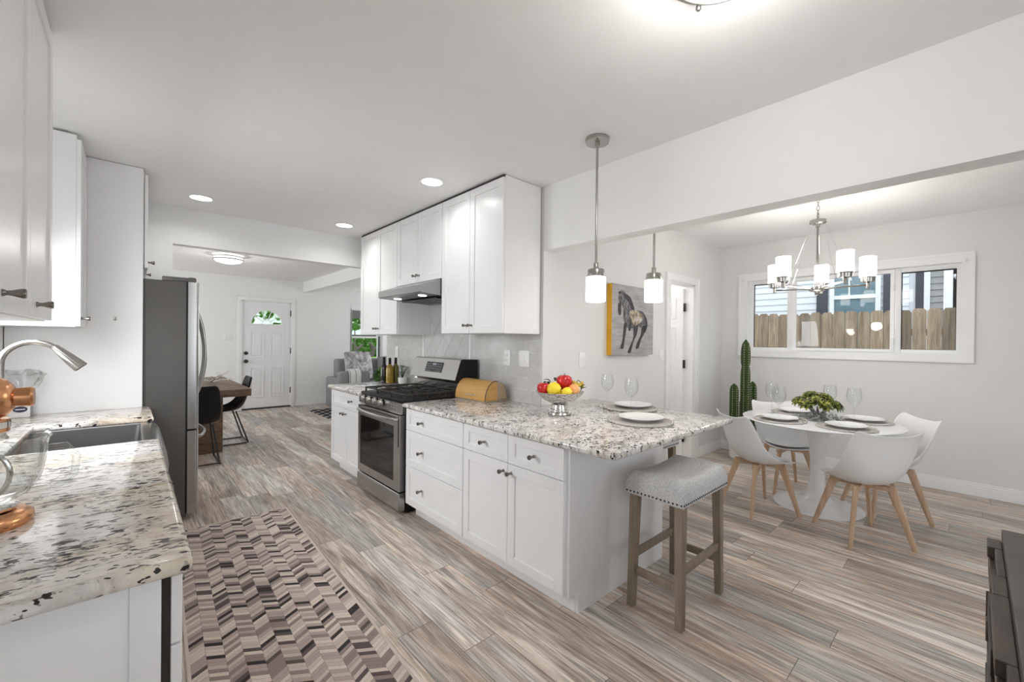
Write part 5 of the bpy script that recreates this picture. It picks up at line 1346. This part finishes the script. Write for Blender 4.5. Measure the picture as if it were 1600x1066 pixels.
# armchair back with folded throw, seen over the counter
t = thing('side_chair', 'small grey armchair in front of the sofa', 'chair', (2.66, 6.75, 0))
MB().box(2.50, 2.95, 6.55, 7.15, .12, .46, .03).build('seat', 'sofa', t)
MB().box(2.45, 2.97, 7.02, 7.16, .30, .895, .05, 3).build('backrest', 'sofa', t)
for x_ in (2.52, 2.90):
    for y_ in (6.6, 7.1): MB().tube([(x_, y_, 0), (x_, y_, .13)], .018, 8).build('leg', 'dark_wood', t)
tw = [(7.19, .46), (7.19, .84), (7.165, .90), (7.09, .925), (7.015, .90), (6.99, .84), (6.99, .52)]
rows = [[(2.60, y_, z_), (2.70, y_, z_), (2.80, y_, z_)] for y_, z_ in tw]
solo(MB().rings(rows, cap=False, closed=False), 'throw_blanket', 'throw', 'striped white throw folded over the small armchair', 'blanket', (2.70, 7.09, .87), ang=70, solid=.014)
t = thing('potted_plant', 'round green plant in a pot standing beside the striped throw', 'plant', (3.17, 7.0, 0), world=False)
MB().lathe([(.001, 0), (.09, 0), (.12, .62), (.13, .66), (.11, .66), (.001, .64)], (0, 0, 0), 24).build('pot', 'pot', t)
random.seed(2); g = MB()
for k in range(170):
    a = random.uniform(0, 6.28); c_ = random.uniform(-.6, 1); s_ = math.sqrt(1 - c_ * c_); d_ = Vector((s_ * math.cos(a), s_ * math.sin(a), c_))
    leafmesh(g, Vector((0, 0, .78)) + d_ * random.uniform(.06, .13), d_ + Vector((random.uniform(-.4, .4), random.uniform(-.4, .4), 0)), (0, 0, 1), .08, .026)
g.build('foliage', 'hedge', t, ang=70)

# ================================================================== OUTSIDE
FXx = 7.6
t = thing('picket_fence', 'weathered cedar picket fence outside the dining window', 'fence', (FXx, 1.5, -.1), world=True)
random.seed(6); g = MB(); y_ = -3.2
while y_ < 5.5:
    h = 1.905 + random.uniform(-.012, .012); yy = y_ + .145; k0 = math.floor(y_ / .145 + .5) * .145
    p = [(k0 + .003, -.1), (k0 + .142, -.1), (k0 + .142, h - .035), (k0 + .115, h), (k0 + .03, h), (k0 + .003, h - .035)]
    g.prism(p, 'x', FXx + random.uniform(-.004, .004), FXx + .018); y_ += .145
g.build('pickets', 'fence', t, off=(FXx, 1.5 - 1.5, -.1)).location = (0, -1.5, 0)
for z in (.3, 1.55): MB().box(FXx + .02, FXx + .06, -3.2, 5.5, z, z + .09).build('rail', 'fence', t)
for y_ in (-1.6, .8, 3.2): MB().box(FXx + .06, FXx + .15, y_, y_ + .09, -.1, 1.85).build('post', 'fence', t)
# neighbour's house
t = thing('neighbour_house', 'white clapboard house behind the picket fence', 'house', (9.9, 3.5, -.1))
HXf = 9.2
g = MB(); z = -.1
while z < 4.2:
    for (a, b_) in ((.74, .99 + .12), (1.76, 6.5)) if 1.2 < z < 3.0 else ((.74, 6.5),):
        g.prism([(HXf, z), (HXf - .022, z + .004), (HXf - .004, z + .122), (HXf, z + .122)], 'y', a, b_)
    z += .12
g.build('siding', 'siding', t)
MB().box(HXf, 13.2, .74, 6.5, -.1, 4.2).build('wall', 'siding', t)
MB().prism([(.45, 4.2), (6.8, 4.2), (3.6, 6.2)], 'x', HXf - .3, 13.4).build('roof', 'roof', t)
wv = MB().plate_hole(rect(1.09, 1.80, 1.0, 3.02), rect(1.16, 1.735, 1.07, 2.95), 'x', HXf - .05, HXf + .01); wv.box(HXf - .045, HXf, 1.16, 1.735, 2.225, 2.29); wv.box(HXf - .035, HXf - .01, 1.51, 1.53, 2.29, 2.95)
wv = wv.build('window', 'house_trim', t); MB().box(HXf - .012, HXf - .004, 1.14, 1.75, 1.05, 2.97).build('pane', 'neighbour_glass', wv)
for (a, b_) in ((1.83, 2.0), (.955, 1.06)):
    s_ = MB().box(HXf - .05, HXf - .012, a, b_, .98, 3.05, .004)
    s_.build('shutter', 'shutter', t)
MB().box(HXf - .045, HXf, .905, .945, -.1, 3.2).build('corner_board', 'house_trim', t)
MB().box(HXf - .06, HXf - .01, .565, .66, -.1, 4.2).build('end_shutter', 'shutter', t)
MB().box(HXf - .07, HXf - .0, .49, .56, -.1, 4.2).build('corner_board', 'house_trim', t)
g = MB(); z = -.1
MB().box(HXf + .0, 12.8, .49, .74, -.1, 4.2).build('wall', 'siding', t)
while z < 3.6:
    g.prism([(HXf + .03, z), (HXf - .0, z + .004), (HXf + .02, z + .10), (HXf + .03, z + .10)], 'y', .34, .49); z += .10
g.build('grey_siding', 'siding_grey', t)
t = thing('porch', 'dark shaded porch with a white post beside the neighbouring house', 'porch', (9.4, -.8, -.1))
MB().box(9.35, 9.45, -3.0, .34, -.1, 3.6).build('back_wall', 'porch', t)
MB().box(8.9, 9.45, -3.0, .34, 3.0, 3.1).build('roof', 'porch', t)
MB().box(9.05, 9.14, .235, .33, -.1, 3.0, .006).build('post', 'house_trim', t)
MB().box(9.33, 9.35, -.02, .10, 2.02, 2.12).build('small_window', 'house_trim', t); MB().box(9.30, 9.35, -.05, .11, 1.90, 1.98).build('shelf', 'table_wood', t)
lm = MB().lathe([(.001, .0), (.03, .0), (.075, .05), (.07, .09), (.02, .10), (.001, .10)], (9.12, .165, 2.42), 18); lm.build('porch_lamp', 'house_trim', t)
MB().tube([(9.34, .165, 2.55), (9.2, .165, 2.58), (9.12, .165, 2.52)], .012, 8).build('lamp_arm', 'house_trim', t)
# front garden
def bush(name, label, cat, c, sx, sy, sz, mat, n_, seed, ln=.14, wd_=.05, core=.86):
    random.seed(seed); g = MB()
    g.ball((0, 0, sz * (core + .02)), 1.0, (sx * core, sy * core, sz * (core + .03)), 20, 12)
    for k in range(n_):
        a = random.uniform(0, 6.28); c_ = random.uniform(-.9, 1); s_ = math.sqrt(1 - c_ * c_); d_ = Vector((s_ * math.cos(a), s_ * math.sin(a), c_))
        leafmesh(g, Vector((d_.x * sx * .84, d_.y * sy * .84, sz + d_.z * sz * .84)), d_ + Vector((random.uniform(-.7, .7), random.uniform(-.7, .7), random.uniform(-.3, .7))), (0, 0, 1), ln, wd_)
    o = g.build(name, mat, ang=70); o.location = c; tag(o, label, cat); return o
bush('hedge', 'clipped green hedge across the lawn outside the far window', 'hedge', (16.2, 38.0, -.1), 6.0, 1.0, .80, 'hedge', 1600, 1, .3, .11, .9)
for x_, lb in ((13.9, 'dark slanting tree trunk before the hedge, nearer the front door'), (15.4, 'dark forked tree trunk before the hedge, farther from the front door')):
    t = thing('bare_tree', lb, 'tree', (x_, 36.4, -.1), world=False)
    MB().tube([(0, 0, 0), (.16, 0, .6), (.05, 0, .95), (-.15, 0, 1.25)], [.24, .2, .17, .12], 10).build('trunk', 'bark', t)
    MB().tube([(.12, 0, .6), (.5, 0, .85), (.75, 0, 1.1)], [.16, .13, .1], 8).build('branch', 'bark', t)
t = thing('street_house', 'pale house across the street seen through the far window', 'house', (21, 47, -.1))
MB().box(9.0, 34.0, 47, 55, -.1, 4.3).build('wall', 'siding', t); MB().prism([(46.2, 4.3), (55.8, 4.3), (51, 7.5)], 'x', 8.3, 34.7).build('roof', 'roof', t)
MB().box(12.0, 30.0, 46.9, 47, 1.55, 1.95).build('dark_band', 'porch', t)
o = bush('tree', 'small pale green tree by the street', 'tree', (11.3, 29.5, -.1), .42, .42, .45, 'hedge', 220, 8, .22, .08, .6)
for v_ in o.data.vertices: v_.co.z += 2.15
MB().tube([(11.3, 29.5, -.1), (11.33, 29.5, .9), (11.3, 29.5, 2.4)], [.06, .05, .03], 10).build('trunk', 'bark', o, off=(11.3, 29.5, -.1))
bush('shrub', 'leafy green shrub close outside the front door fanlight', 'shrub', (2.3, 13.4, -.1), 1.7, .9, 1.75, 'hedge', 520, 12, .24, .085, .5)
